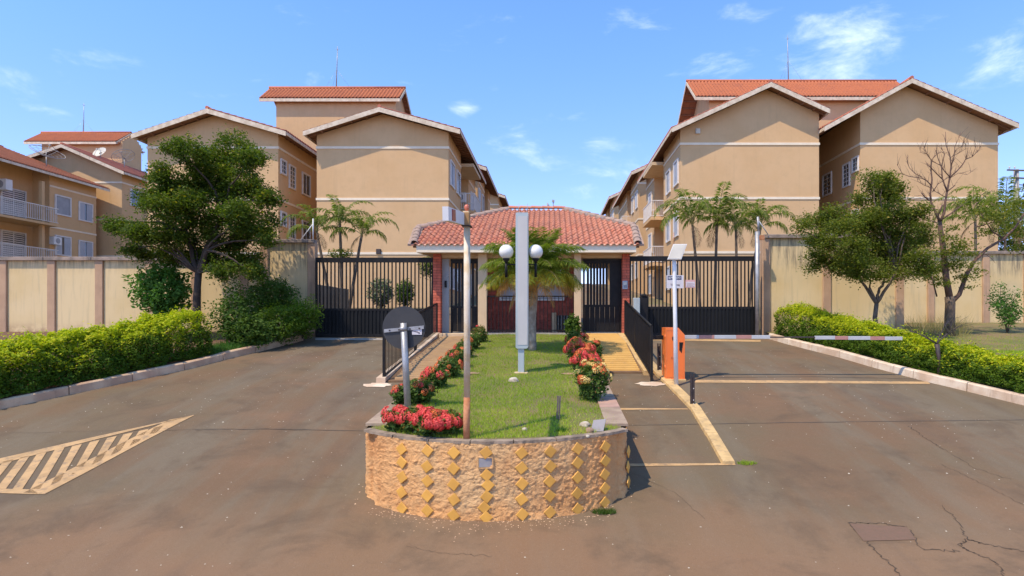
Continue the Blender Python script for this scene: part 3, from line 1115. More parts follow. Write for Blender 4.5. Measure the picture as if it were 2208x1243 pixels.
def tree(label, base, fork, blobs, d, leafm, barkm, trunk_r, leaf, per_puff, puffs_k, depth, flat=.8, group=None, hubs=None, spread=.10):
    """blobs: (u, v, ru, rv) clumps of the crown seen from the street, each given its own distance"""
    t = thing('tree', tuple(base), label, 'tree', group)
    tr = MB()
    base = Vector(base); fork = Vector(fork)
    pts = [base - Vector((0, 0, .1)), base.lerp(fork, .3) + Vector((.03, 0, 0)), base.lerp(fork, .65) + Vector((-.02, .02, 0)), fork]
    tr.tube(pts, [trunk_r * 1.45, trunk_r * 1.05, trunk_r * .95, trunk_r * .9], 10)
    tr.build('trunk', barkm, t)
    br = MB()
    C, R_ = [], []
    m_px = d / FOC
    hubs = [Vector(h) for h in (hubs or [])]
    for h in hubs: limb(br, fork, h, trunk_r * .75, trunk_r * .5, .05)
    for (u, v, ru, rv) in blobs:
        rx, rz = ru * m_px, rv * m_px * 1.2
        w = min(1, abs((v - 0)) and 1)
        dd = d + random.uniform(-depth, depth)
        c = P(u, v, d); c.y = dd
        # keep the clump where the photograph shows it once it has its own distance
        c = P(u, v, dd)
        src = min(hubs + [fork], key=lambda h: (h - c).length + (2 if h.z > c.z else 0)) if hubs else fork
        pl = limb(br, src, c + Vector((0, 0, -rz * .4)), trunk_r * .38, trunk_r * .12, .10)
        ry = (rx + rz) * .55
        npf = max(6, int(puffs_k * (rx * rz) ** .62 * 10))
        for k in range(npf):
            a = rng.normal(0, 1, 3); a /= np.linalg.norm(a)
            rad = rng.uniform(.15, 1.0) ** .5
            q = np.array([c.x + a[0] * rx * rad, c.y + a[1] * ry * rad, c.z + a[2] * rz * rad])
            if rng.random() < .16:
                limb(br, pl[-2], Vector(q), trunk_r * .09, trunk_r * .03, .08, 3, 4)
            pr = rng.uniform(.7, 1.25) * spread
            nl = int(per_puff * rng.uniform(.6, 1.3))
            g = rng.normal(0, 1, (nl, 3)) * np.array([pr, pr, pr * flat])
            C.append(q + g)
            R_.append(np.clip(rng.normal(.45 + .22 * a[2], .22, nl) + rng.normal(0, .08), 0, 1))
    br.build('branches', barkm, t, kind='stuff')
    C = np.concatenate(C); R_ = np.concatenate(R_)
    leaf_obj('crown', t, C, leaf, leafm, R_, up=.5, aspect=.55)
    return t


def hedge_run(label, path, widths, heights, z_fn, m_g, m_y, dens, size, name='hedge', cat='hedge', ytop=.5, lump=.12):
    """path: list of (x, y); leaves sit in a lumpy shell over a boxy body"""
    path = np.array(path, float)
    seg = np.r_[0, np.cumsum(np.hypot(np.diff(path[:, 0]), np.diff(path[:, 1])))]
    Ltot = seg[-1]
    mid = path[len(path) // 2]
    root = thing(name, (mid[0], mid[1], z_fn(mid[1])), label, cat)
    n = int(dens * Ltot)
    s = rng.uniform(0, Ltot, n)
    px, py = np.interp(s, seg, path[:, 0]), np.interp(s, seg, path[:, 1])
    w = np.interp(s, seg, widths); h = np.interp(s, seg, heights)
    e = .05
    tx = np.interp(s + e, seg, path[:, 0]) - np.interp(s - e, seg, path[:, 0]); ty = np.interp(s + e, seg, path[:, 1]) - np.interp(s - e, seg, path[:, 1])
    l = np.hypot(tx, ty) + 1e-9
    nx, ny = -ty / l, tx / l
    a = rng.uniform(-.15, PI + .15, n)       # position round the cross-section
    ca, sa = np.cos(a), np.sin(a)
    sup = (np.abs(ca) ** 3 + np.abs(sa) ** 3) ** (-1 / 3)
    lm = np.array([1 + lump * 1.6 * mnoise.noise(Vector((x * 3.1, y * 3.1, q * 2.2))) + lump * mnoise.noise(Vector((x * 8, y * 8, q * 5))) for x, y, q in zip(px, py, a)])
    depth = 1 - np.abs(rng.normal(0, .11, n))
    rr = sup * lm * depth
    cx = px + nx * (ca * rr * w / 2); cy = py + ny * (ca * rr * w / 2)
    zb = np.array([z_fn(y) for y in py])
    cz = zb + .10 * h + np.maximum(sa, -.1) * rr * h * .9
    # a few upright shoots over the top
    sh = rng.random(n) < .035
    cz = np.where(sh & (sa > .7), cz + rng.uniform(.02, .14, n), cz)
    out = np.c_[nx * ca, ny * ca, np.maximum(sa, 0)]
    C = np.c_[cx, cy, cz]
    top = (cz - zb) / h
    tn = np.array([mnoise.noise(Vector((x * 2.3, y * 2.3, z * 3))) for x, y, z in C])
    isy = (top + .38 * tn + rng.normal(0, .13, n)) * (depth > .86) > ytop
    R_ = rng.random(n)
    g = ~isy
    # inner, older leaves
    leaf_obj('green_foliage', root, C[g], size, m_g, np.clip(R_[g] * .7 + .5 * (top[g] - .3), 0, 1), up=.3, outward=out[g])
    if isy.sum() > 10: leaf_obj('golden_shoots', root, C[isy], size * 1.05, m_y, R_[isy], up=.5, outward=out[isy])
    # bark-coloured twigs
    st = MB()
    for k in range(int(Ltot * 6)):
        t_ = random.uniform(0, Ltot)
        x, y = np.interp(t_, seg, path[:, 0]), np.interp(t_, seg, path[:, 1])
        ww, hh = np.interp(t_, seg, widths), np.interp(t_, seg, heights)
        b0 = Vector((x, y, z_fn(y) - .02))
        for q in range(4):
            limb(st, b0, b0 + Vector((random.uniform(-.4, .4) * ww, random.uniform(-.4, .4) * ww, hh * random.uniform(.5, .85))), .011, .004, .05, 3, 4)
    st.build('stems', MT['bark'], root, kind='stuff')
    return root


def shrub(label, c, rx, ry, rz, m, n, size, name='shrub', lump=.25, stem=True, aspect=.5, up=.35, group=None, cat='shrub', rbias=0):
    c = Vector(c)
    root = thing(name, (c.x, c.y, c.z - rz), label, cat, group)
    a = rng.normal(0, 1, (n, 3)); a /= np.linalg.norm(a, axis=1)[:, None]
    rad = rng.uniform(.15, 1, n) ** .4
    sd = random.uniform(0, 50)
    lm = np.array([1 + lump * 1.8 * mnoise.noise(Vector((q[0] * 2.2 + sd, q[1] * 2.2, q[2] * 2.2))) + lump * .8 * mnoise.noise(Vector((q[0] * 5 + sd, q[1] * 5, q[2] * 5))) for q in a])
    C = np.array(c) + a * (rad * lm)[:, None] * np.array([rx, ry, rz])
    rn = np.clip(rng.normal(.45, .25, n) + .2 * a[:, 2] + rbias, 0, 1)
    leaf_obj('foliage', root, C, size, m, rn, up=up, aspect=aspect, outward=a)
    if stem:
        st = MB()
        b0 = Vector((c.x, c.y, c.z - rz - .05))
        for k in range(7):
            limb(st, b0, c + Vector((random.uniform(-.6, .6) * rx, random.uniform(-.6, .6) * ry, random.uniform(-.2, .6) * rz)), .016, .005, .06, 4, 5)
        st.build('stem', MT['bark'], root, kind='stuff')
    return root


# ------------------------------------------------------------------ roofs, windows, blocks
def tiled_slope(p0, e1, e2, w=.21, l=.36, m=None, parent=None, name='roof_tiles', clip=None):
    """p0 eave corner, e1 along the eave, e2 up the slope; real curved courses joined into one sheet"""
    p0, e1, e2 = Vector(p0), Vector(e1), Vector(e2)
    nc, nr = max(1, round(e1.length / w)), max(1, round(e2.length / l))
    nn = e1.cross(e2).normalized()
    if nn.z < 0: nn = -nn
    prof = [(0, .012), (.22, .0), (.42, .012), (.55, .05), (.72, .068), (.88, .05)]
    npf = len(prof)
    us, hs = [], []
    for c in range(nc):
        for a, h in prof:
            us.append((c + a) / nc); hs.append(h)
    us.append(1.0); hs.append(.012)
    us, hs = np.array(us), np.array(hs)
    vs_, vh = [], []
    for r in range(nr):
        vs_ += [r / nr, (r + .98) / nr]; vh += [.03, .004]
    V = []
    e1n, e2n, nnn, p0n = np.array(e1), np.array(e2), np.array(nn), np.array(p0)
    for a, hh in zip(vs_, vh):
        V.append(p0n + us[:, None] * e1n + a * e2n + (hs + hh)[:, None] * nnn)
    # front lip
    V.insert(0, p0n + us[:, None] * e1n + (hs * .9 - .01)[:, None] * nnn)
    V = np.concatenate(V)
    k = len(us)
    rows = len(vs_) + 1
    idx = np.arange(rows * k).reshape(rows, k)
    F = np.stack([idx[:-1, :-1], idx[:-1, 1:], idx[1:, 1:], idx[1:, :-1]], -1).reshape(-1, 4)
    o0 = off(parent)
    me = np_mesh(name, V, F, m or MT['tile_far'], origin=tuple(o0))
    o = bpy.data.objects.new(name, me); COL.objects.link(o)
    if parent is not None: o.parent = parent
    return tag(o, None, None, None, 'stuff')


def window(parent, c, r, n, w, h, style='dark', fw=.085):
    """c centre on the wall face, r rightwards, n outwards"""
    c, r, n = Vector(c), Vector(r).normalized(), Vector(n).normalized()
    up_ = Vector((0, 0, 1))
    mb = MB()
    for (a, b, ww, hh) in ((0, h / 2, w / 2 + fw, fw / 2), (0, -h / 2, w / 2 + fw, fw / 2)):
        mb.obox(c + up_ * (b + (fw / 2 if b > 0 else -fw / 2)) + n * .03, r * ww, n * .045, up_ * hh)
    for s in (-1, 1):
        mb.obox(c + r * s * (w / 2 + fw / 2) + n * .0295, r * fw / 2, n * .044, up_ * h / 2)
    fr = mb.build('window', MT['frame'], parent)
    if style == 'dark':
        MB().obox(c + n * .012, r * w / 2, n * .01, up_ * h / 2).build('pane', MT['pane_dark'], fr)
        g = MB()
        g.obox(c + n * .03, r * .02, n * .012, up_ * h / 2)
        g.build('mullion', MT['frame'], fr)
    elif style == 'grille':
        MB().obox(c + n * .012, r * w / 2, n * .01, up_ * h / 2).build('pane', MT['pane_dark'], fr)
        g = MB()
        k = max(3, int(h / .2))
        for i in range(1, k):
            g.obox(c + n * .03 + up_ * (-h / 2 + h * i / k), r * w / 2, n * .01, up_ * .014)
        g.obox(c + n * .0305, r * .014, n * .0095, up_ * h / 2)
        g.build('grille', MT['frame'], fr)
    elif style == 'shut':
        MB().obox(c + n * .012, r * w / 2, n * .01, up_ * h / 2).build('pane', MT['pane_grey'], fr)
    elif style == 'leaves':
        MB().obox(c + n * .010, r * w / 2, n * .008, up_ * h / 2).build('pane', MT['pane_dark'], fr)
        for s in (-1, 1):
            MB().obox(c + n * .03 + r * s * (w * .29), r * w * .21, n * .012, up_ * (h / 2 - .01)).build('shutter', MT['pane_blue'], fr)
    elif style == 'louvre':
        MB().obox(c + n * .010, r * w / 2, n * .008, up_ * h / 2).build('pane', MT['pane_dark'], fr)
        g = MB()
        k = int(h / .12)
        for i in range(k):
            z = -h / 2 + h * (i + .5) / k
            if z < h * .05 and i % 1 == 0: hh = .045
            else: hh = .03
            for s in (-1, 1):
                g.obox(c + n * .03 + r * s * w * .25 + up_ * z, r * w * .22, n * .012, up_ * hh)
        g.obox(c + n * .031, r * .03, n * .014, up_ * h / 2)
        g.build('louvres', MT['frame'], fr)
    return fr


def wing(root, x0, x1, y0, y1, zb, el, ap, er, notch=None, trims=(), over=.6, wallm=None, tilem=None):
    """gabled wing running away from the street.
    el/ap/er = (x, z) of the left eave, ridge and right eave at the roof's upper surface; notch = (side, ya, yb, depth)"""
    wallm = wallm or MT['facade']
    def roof(x):
        return np.interp(x, [el[0], ap[0], er[0]], [el[1], ap[1], er[1]])
    def prof(a, b):
        p = [(a, zb), (b, zb), (b, roof(b) - .16)]
        if a < ap[0] < b: p.append((ap[0], ap[1] - .16))
        p.append((a, roof(a) - .16))
        return p
    mb = MB()
    if notch:
        s, ya, yb, dp = notch
        mb.prism_xz(prof(x0, x1), y0, ya)
        a, b = (x0 + dp, x1) if s < 0 else (x0, x1 - dp)
        mb.prism_xz(prof(a, b), ya, yb)
        mb.prism_xz(prof(x0, x1), yb, y1)
    else:
        mb.prism_xz(prof(x0, x1), y0, y1)
    mb.build('wall', wallm, root)
    # timber deck under the tiles with rafters
    dk, rf = MB(), MB()
    ya_, yb_ = y0 - over, y1 + .35
    for (a, b) in ((el, ap), (ap, er)):
        dk.add([(a[0], ya_, a[1] - .10), (b[0], ya_, b[1] - .10), (b[0], yb_, b[1] - .10), (a[0], yb_, a[1] - .10),
                (a[0], ya_, a[1] - .03), (b[0], ya_, b[1] - .03), (b[0], yb_, b[1] - .03), (a[0], yb_, a[1] - .03)],
               [(3, 2, 1, 0), (4, 5, 6, 7), (0, 1, 5, 4), (1, 2, 6, 5), (2, 3, 7, 6), (3, 0, 4, 7)])
    dk.build('roof_deck', MT['soffit'], root)
    y = ya_ + .5
    while y < yb_ - .1:
        for e, s in ((el, 1), (er, -1)):
            q = e[0] + s * .78
            rf.bar((e[0] + s * .04, y, e[1] - .145), (q, y, float(roof(q)) - .145), .05, .08)
        y += .5
    for t in (.2, .4, .6, .8):
        for e in (el, er):
            xx = e[0] + (ap[0] - e[0]) * t
            rf.box(xx - .03, xx + .03, ya_ + .05, y0 + .02, float(roof(xx)) - .19, float(roof(xx)) - .105)
    rf.build('rafters', MT['soffit'], root, kind='stuff')
    for (e, s) in ((el, 1), (er, -1)):
        v = Vector((ap[0] - e[0], 0, ap[1] - e[1]))
        p0 = Vector((e[0], ya_ - .03, e[1] - .03)) if s > 0 else Vector((e[0], yb_, e[1] - .03))
        e1 = Vector((0, yb_ - ya_ + .03, 0)) * (1 if s > 0 else -1)
        tiled_slope(p0, e1, v, m=tilem or MT['tile_dull'], parent=root)
    # ridge
    rd = MB(); rd.tube([(ap[0], ya_ - .05, ap[1] + .03), (ap[0], yb_, ap[1] + .03)], .09, 8); rd.build('ridge_tiles', tilem or MT['tile_dull'], root)
    # rake boards and side gutters boards
    for (e, nm) in ((el, 'l'), (er, 'r')):
        a, b = Vector((e[0], ya_ - .02, e[1] - .14)), Vector((ap[0], ya_ - .02, ap[1] - .14))
        h = Vector((0, 0, .115))
        mb = MB()
        vs = [a - h, b - h, b + h, a + h]
        vs = vs + [p + Vector((0, -.035, 0)) for p in vs]
        mb.add(vs, [(0, 1, 2, 3), (7, 6, 5, 4), (0, 4, 5, 1), (3, 2, 6, 7), (0, 3, 7, 4), (1, 5, 6, 2)])
        mb.build('rake_board', MT['fascia'], root)
        s = -1 if nm == 'l' else 1
        MB().box(e[0] + (s * .0 if s > 0 else -.03), e[0] + (.03 if s > 0 else 0), ya_, yb_, e[1] - .20, e[1] - .05).build('eave_board', MT['fascia'], root)
    for z in trims:
        mb = MB()
        t = .035
        mb.box(x0 - t, x1 + t, y0 - t, y0 - .001, z - .06, z + .06)
        mb.build('string_course', MT['trim'], root)
        for (xx, s) in ((x0, -1), (x1, 1)):
            segs = [(y0, y1)]
            if notch and ((notch[0] < 0) == (s < 0)): segs = [(y0, notch[1]), (notch[2], y1)]
            for a, b in segs:
                MB().box(min(xx, xx + s * t), max(xx, xx + s * t), a + .001, b, z - .058, z + .058).build('string_course', MT['trim'], root)


def balcony(root, side, xw, ya, yb, proj, z, shade=True, pipe=True):
    """side -1: juts towards -x"""
    xo = xw + side * proj
    bal = MB().bbox(min(xw - side * .9, xo), max(xw - side * .9, xo), ya, yb, z - .14, z, .01).build('balcony', MT['facade'], root)
    rl = MB()
    h = 1.0
    rl.bar((xw, ya + .03, z + h), (xo - side * .03, ya + .03, z + h), .045)
    rl.bar((xo - side * .03, ya + .03, z + h), (xo - side * .03, yb - .03, z + h), .045)
    rl.bar((xo - side * .03, yb - .03, z + h), (xw, yb - .03, z + h), .045)
    rl.bar((xw, ya + .03, z + .10), (xo - side * .03, ya + .03, z + .10), .03)
    rl.bar((xo - side * .03, ya + .03, z + .10), (xo - side * .03, yb - .03, z + .10), .03)
    rl.build('handrail', MT['frame'], bal)
    bars = MB().box(-.011, .011, -.011, .011, .1, 1.0).mesh('baluster', MT['frame'])
    k = int(proj / .11)
    for i in range(k + 1):
        for y in (ya + .03,):
            link('baluster', bars, bal, (xw + side * (proj - .03) * (i + .3) / (k + .3), y, z))
    k = int((yb - ya) / .13)
    for i in range(1, k):
        link('baluster', bars, bal, (xo - side * .03, ya + .03 + (yb - ya - .06) * i / k, z))
    return bal


def tower(root, x0, x1, y0, y1, zb, ez, ye0, ye1, yr, zrg, xe0, xe1, tilem=None, x0r=None, x1r=None):
    """stair/water tower: ridge runs across. ye0/ye1 front/back eaves at height ez; ridge yr,zrg"""
    prof = [(y0, zb), (y1, zb)]
    f = lambda y: float(np.interp(y, [ye0, yr, ye1], [ez, zrg, ez]))
    pts = [(y0, zb), (y1, zb), (y1, f(y1) - .16), (yr, zrg - .16), (y0, f(y0) - .16)]
    n = len(pts)
    vs = [(x0, y, z) for y, z in pts] + [(x1, y, z) for y, z in pts]
    fs = [tuple(range(n - 1, -1, -1)), tuple(range(n, 2 * n))] + [(k, (k + 1) % n, n + (k + 1) % n, n + k) for k in range(n)]
    MB().add(vs, fs).build('tower_wall', MT['facade'], root)
    dk, rf = MB(), MB()
    for (ya, za, yb, zb_) in ((ye0, ez, yr, zrg), (yr, zrg, ye1, ez)):
        dk.add([(xe0, ya, za - .10), (xe1, ya, za - .10), (xe1, yb, zb_ - .10), (xe0, yb, zb_ - .10),
                (xe0, ya, za - .03), (xe1, ya, za - .03), (xe1, yb, zb_ - .03), (xe0, yb, zb_ - .03)],
               [(3, 2, 1, 0), (4, 5, 6, 7), (0, 1, 5, 4), (1, 2, 6, 5), (2, 3, 7, 6), (3, 0, 4, 7)])
    dk.build('roof_deck', MT['soffit'], root)
    for xa, xb in ((xe0, x0), (x1, xe1)):
        for t in np.linspace(.08, .92, 6):
            for (ya, za, yb, zb_) in ((ye0, ez, yr, zrg), (yr, zrg, ye1, ez)):
                yy, zz = ya + (yb - ya) * t, za + (zb_ - za) * t
                rf.box(xa + .03, xb - .02, yy - .03, yy + .03, zz - .18, zz - .105)
    rf.build('rafters', MT['soffit'], root, kind='stuff')
    a = x0r if x0r is not None else xe0; b = x1r if x1r is not None else xe1
    tiled_slope((xe0, ye0 - .04, ez - .03), (xe1 - xe0, 0, 0), (0, yr - ye0 + .04, zrg - ez), m=tilem or MT['tile_far'], parent=root)
    tiled_slope((xe1, ye1 + .04, ez - .03), (xe0 - xe1, 0, 0), (0, yr - ye1 - .04, zrg - ez), m=tilem or MT['tile_far'], parent=root)
    rd = MB(); rd.tube([(xe0 - .03, yr, zrg + .03), (xe1 + .03, yr, zrg + .03)], .09, 8); rd.build('ridge_tiles', tilem or MT['tile_far'], root)
    MB().box(xe0, xe1, ye0 - .05, ye0 - .012, ez - .24, ez - .06).build('eave_board', MT['fascia'], root)
    for xx in (xe0 - .035, xe1):
        for (ya, za, yb, zb_) in ((ye0, ez, yr, zrg), (yr, zrg, ye1, ez)):
            vs = [(xx, ya, za - .22), (xx, yb, zb_ - .22), (xx, yb, zb_ - .02), (xx, ya, za - .02)]
            vs += [(xx + .035, y, z) for _, y, z in vs]
            MB().add(vs, [(0, 1, 2, 3), (7, 6, 5, 4), (0, 4, 5, 1), (3, 2, 6, 7), (0, 3, 7, 4), (1, 5, 6, 2)]).build('rake_board', MT['fascia'], root)


def ac_unit(label, c, w, d, h, face='y'):
    r = thing('air_conditioner', tuple(c), label, 'air conditioner')
    c = Vector(c)
    MB().bbox(c.x - w / 2, c.x + w / 2, c.y - d / 2, c.y + d / 2, c.z, c.z + h, .02).build('casing', MT['white'], r)
    mb = MB()
    rr = h * .36
    n = 16
    if face == 'y':
        ring = [(c.x + rr * math.cos(2 * PI * k / n), c.y - d / 2 - .006, c.z + h / 2 + rr * math.sin(2 * PI * k / n)) for k in range(n)]
    else:
        ring = [(c.x + w / 2 + .006, c.y + rr * math.cos(2 * PI * k / n), c.z + h / 2 + rr * math.sin(2 * PI * k / n)) for k in range(n)]
    mb.add(ring, [tuple(range(n))])
    mb.build('fan_grille', MT['pane_grey'], r)
    return r


# --- near blocks
TR = 30.2     # plane of the gable rake boards
FW = 30.8     # plane of the gable walls
def pz(u, v, d=TR): return (X(u, d), Z(v, d))


LA = thing('apartment_building', (-13, 34, 2.6), 'three-storey ochre apartment block with two gables left of the avenue', 'building')
trimsL = (8.65 + EYE, 6.02 + EYE, 3.25 + EYE)
wing(LA, X(683, FW), X(967, FW), FW, 41.6, 2.3, pz(654, 283), pz(818, 231), pz(992, 279), notch=(1, 35.0, 38.2, .95), trims=trimsL)
wing(LA, X(318, FW), X(600, FW), FW, 41.6, 2.3, pz(284, 289), pz(447, 234), pz(617, 283), trims=trimsL)
tower(LA, -16.6, -9.4, 36.3, 39.0, 2.3, Z(211, 36), 36.0, 38.9, 37.3, Z(191, 37.3), -17.45, -9.08)
MB().box(X(600, FW) + .05, X(683, FW) - .05, 35.9, 41, 2.3, 10.2).build('link_wall', MT['facade'], LA)
for k, zo in enumerate((0, -2.7, -5.4)):
    xw = X(967, FW)
    window(LA, (xw, 31.85, 9.55 + zo), (0, 1, 0), (1, 0, 0), 1.15, 1.15, 'leaves')
    window(LA, (xw, 33.9, 9.55 + zo), (0, 1, 0), (1, 0, 0), 1.15, 1.15, 'dark')
    window(LA, (xw, 39.7, 9.55 + zo), (0, 1, 0), (1, 0, 0), 1.1, 1.15, 'leaves')
    window(LA, (xw - .95, 36.7, 9.1 + zo), (0, 1, 0), (1, 0, 0), 1.6, 2.0, 'louvre')
    if zo > -5: balcony(LA, 1, xw, 35.0, 38.2, .8, Z(458, 35.0) + .1 + zo)
    xw = X(600, FW)
    window(LA, (xw, 31.35, 9.83 + zo), (0, 1, 0), (1, 0, 0), .5, .62, 'grille')
    window(LA, (xw, 32.4, 9.55 + zo), (0, 1, 0), (1, 0, 0), .62, 1.1, 'grille')
    window(LA, (xw, 34.25, 9.55 + zo), (0, 1, 0), (1, 0, 0), .95, 1.1, 'dark')

RA = thing('apartment_building', (14.5, 34, 2.6), 'three-storey ochre apartment block with two gables right of the avenue', 'building')
trimsR = (8.84 + EYE, 6.07 + EYE, 3.3 + EYE)
wing(RA, X(1467, FW), X(1766, FW), FW, 41.9, 2.3, pz(1449, 275), pz(1662, 177), pz(1789, 235), notch=(-1, 35.4, 38.6, .95), trims=trimsR)
wing(RA, X(1855, FW), X(2152, FW), FW, 41.9, 2.3, pz(1777, 273), pz(1966, 169), pz(2196, 267), trims=trimsR)
tower(RA, 9.5, 19.7, 36.4, 40.6, 2.3, Z(208, 36), 36.0, 41.0, 38.4, Z(176, 38.4), 8.58, 21.9)
MB().box(X(1766, FW) + .05, X(1855, FW) - .05, 36.0, 41, 2.3, 13).build('link_wall', MT['facade'], RA)
for k, zo in enumerate((0, -2.7, -5.4)):
    xw = X(1467, FW)
    window(RA, (xw, 31.75, 9.62 + zo), (0, -1, 0), (-1, 0, 0), 1.0, 1.15, 'leaves')
    window(RA, (xw, 33.85, 9.62 + zo), (0, -1, 0), (-1, 0, 0), 1.0, 1.15, 'dark')
    window(RA, (xw, 40.1, 9.62 + zo), (0, -1, 0), (-1, 0, 0), 1.1, 1.15, 'leaves')
    window(RA, (xw + .95, 37.0, 9.0 + zo), (0, -1, 0), (-1, 0, 0), 1.8, 2.0, 'louvre')
    if zo > -5: balcony(RA, -1, xw, 35.4, 38.6, .75, 7.9 + zo)
    xw = X(1855, FW)
    window(RA, (xw, 31.25, 9.95 + zo), (0, -1, 0), (-1, 0, 0), .5, .62, 'grille')
    window(RA, (xw, 32.2, 9.62 + zo), (0, -1, 0), (-1, 0, 0), .62, 1.1, 'grille')
    window(RA, (xw, 34.45, 9.62 + zo), (0, -1, 0), (-1, 0, 0), .95, 1.1, 'grille')
# penthouse slab over the top balcony recesses
for root, xa, xb, ya, yb, z in ((LA, X(967, FW) - .9, X(967, FW) + .75, 34.9, 38.3, 10.75), (RA, X(1467, FW) - .7, X(1467, FW) + .9, 35.3, 38.7, 10.95)):
    MB().box(xa, xb, ya, yb, z, z + .18).build('balcony_canopy', MT['cream'], root)

# --- blocks climbing behind along the avenue
def back_block(label, side, y0, y1, ze, xe, xw, n_storey=3):
    s = side
    r = thing('apartment_building', (xw + s * 3.4, y0, zr(y0)), label, 'building')
    w = 7.0
    pit = .34 if s < 0 else .45
    x_far = xw + s * w
    ap = (xw + s * w / 2, ze + pit * (w / 2 + .6))
    e_in = (xe, ze); e_out = (x_far + s * .6, ze)
    el, er = (e_out, e_in) if s < 0 else (e_in, e_out)
    x0, x1 = min(xw, x_far), max(xw, x_far)
    tr = (ze - .75, ze - 3.45, ze - 6.15)
    wing(r, x0, x1, y0 + .6, y1 - .3, zr(y0) - .5, el, ap, er, notch=(-s, y0 + 5.0, y0 + 7.6, .9), trims=tr)
    rd = (0, 1, 0) if s < 0 else (0, -1, 0)
    for zo in (0, -2.7, -5.4):
        window(r, (xw, y0 + 1.6, ze - 1.85 + zo), rd, (-s, 0, 0), 1.0, 1.15, 'leaves')
        window(r, (xw, y0 + 3.8, ze - 1.85 + zo), rd, (-s, 0, 0), 1.0, 1.15, 'dark')
        window(r, (xw + s * .9, y0 + 6.4, ze - 2.3 + zo), rd, (-s, 0, 0), 1.5, 2.0, 'louvre')
        if zo > -5: balcony(r, -s, xw, y0 + 5.0, y0 + 7.6, .75, ze - 3.5 + zo)
    return r


back_block('second ochre block along the left side of the avenue, one step higher', -1, 42.3, 52.0, 10.5 + EYE, -4.6, -5.3)
back_block('third and farthest ochre block on the left side of the avenue', -1, 59.2, 66, 11.9 + EYE, -4.6, -5.3)
back_block('second ochre block along the right side of the avenue, one step higher', 1, 45.0, 59.5, 10.87 + EYE, 5.99, 6.56)
back_block('third and farthest ochre block on the right side of the avenue', 1, 62.9, 74, 12.55 + EYE, 5.99, 6.56)

# --- far left block with tower
FL = thing('apartment_building', (-35, 46, 3.8), 'distant ochre gabled block with a tiled tower, behind the shuttered block at far left', 'building')
d = 43.3; dw = 43.9
wing(FL, X(140, dw) - 5.6, X(263, dw), dw, 52, 3.2, (-40.9, Z(369, d)), (X(133, d), Z(311, d)), (X(268, d), Z(370, d)), trims=(Z(394, dw), Z(474, dw), Z(553, dw)))
window(FL, (X(263, dw), 45.3, Z(427, 45)), (0, 1, 0), (1, 0, 0), 1.0, 1.1, 'dark')
window(FL, (X(263, dw), 47.3, Z(427, 45)), (0, 1, 0), (1, 0, 0), 1.0, 1.1, 'leaves')
tower(FL, -41.8, -35.2, 49.4, 51.7, 3.2, Z(305, 49), 49.0, 52.2, 50.7, Z(287, 50.7), -42.9, -35.4)

# --- block at far left edge, long balconied side
NL = thing('apartment_building', (-36, 38, 3.2), 'ochre block at the far left edge with long balconies and shuttered windows', 'building')
xw = -32.5
wing(NL, xw - 14, xw, 24, 43.0, 2.2, (xw - 14.7, 9.2 + EYE), (xw - 7, 12.2 + EYE), (-31.8, 9.2 + EYE), notch=(1, 31.0, 39.0, 1.1), trims=(8.5 + EYE, 5.85 + EYE, 3.1 + EYE), tilem=MT['tile_far'])
for zo in (0, -2.66):
    window(NL, (xw, 40.05, 7.38 + EYE + zo), (0, 1, 0), (1, 0, 0), 1.15, 1.15, 'shut' if zo == 0 else 'leaves')
    window(NL, (xw, 42.0, 7.30 + EYE + zo), (0, 1, 0), (1, 0, 0), 1.1, 1.15, 'leaves')
    window(NL, (xw - 1.1, 37.6, 6.92 + EYE + zo), (0, 1, 0), (1, 0, 0), 1.6, 2.0, 'louvre')
    window(NL, (xw - 1.1, 33.6, 6.92 + EYE + zo), (0, 1, 0), (1, 0, 0), 1.6, 2.0, 'louvre')
    balcony(NL, 1, xw, 30.9, 38.8, .8, 5.93 + EYE + zo)
mb = MB(); mb.box(xw + .25, xw + .45, 37.9, 38.1, 3, 10.6); mb.build('balcony_pillar', MT['facade'], NL)
ac_unit('white air conditioner beside the upper balcony door at far left', (xw - .6, 36.35, 7.65 + EYE), .8, .45, .65, 'y')
ac_unit('small air conditioner under the balcony slab at far left', (xw + .22, 39.2, 5.0 + EYE - .3), .35, .6, .5, 'x')
ac_unit('white air conditioner above the second-floor balcony left of the avenue', (-5.75, 37.9, 9.25), .7, .35, .6, 'y')


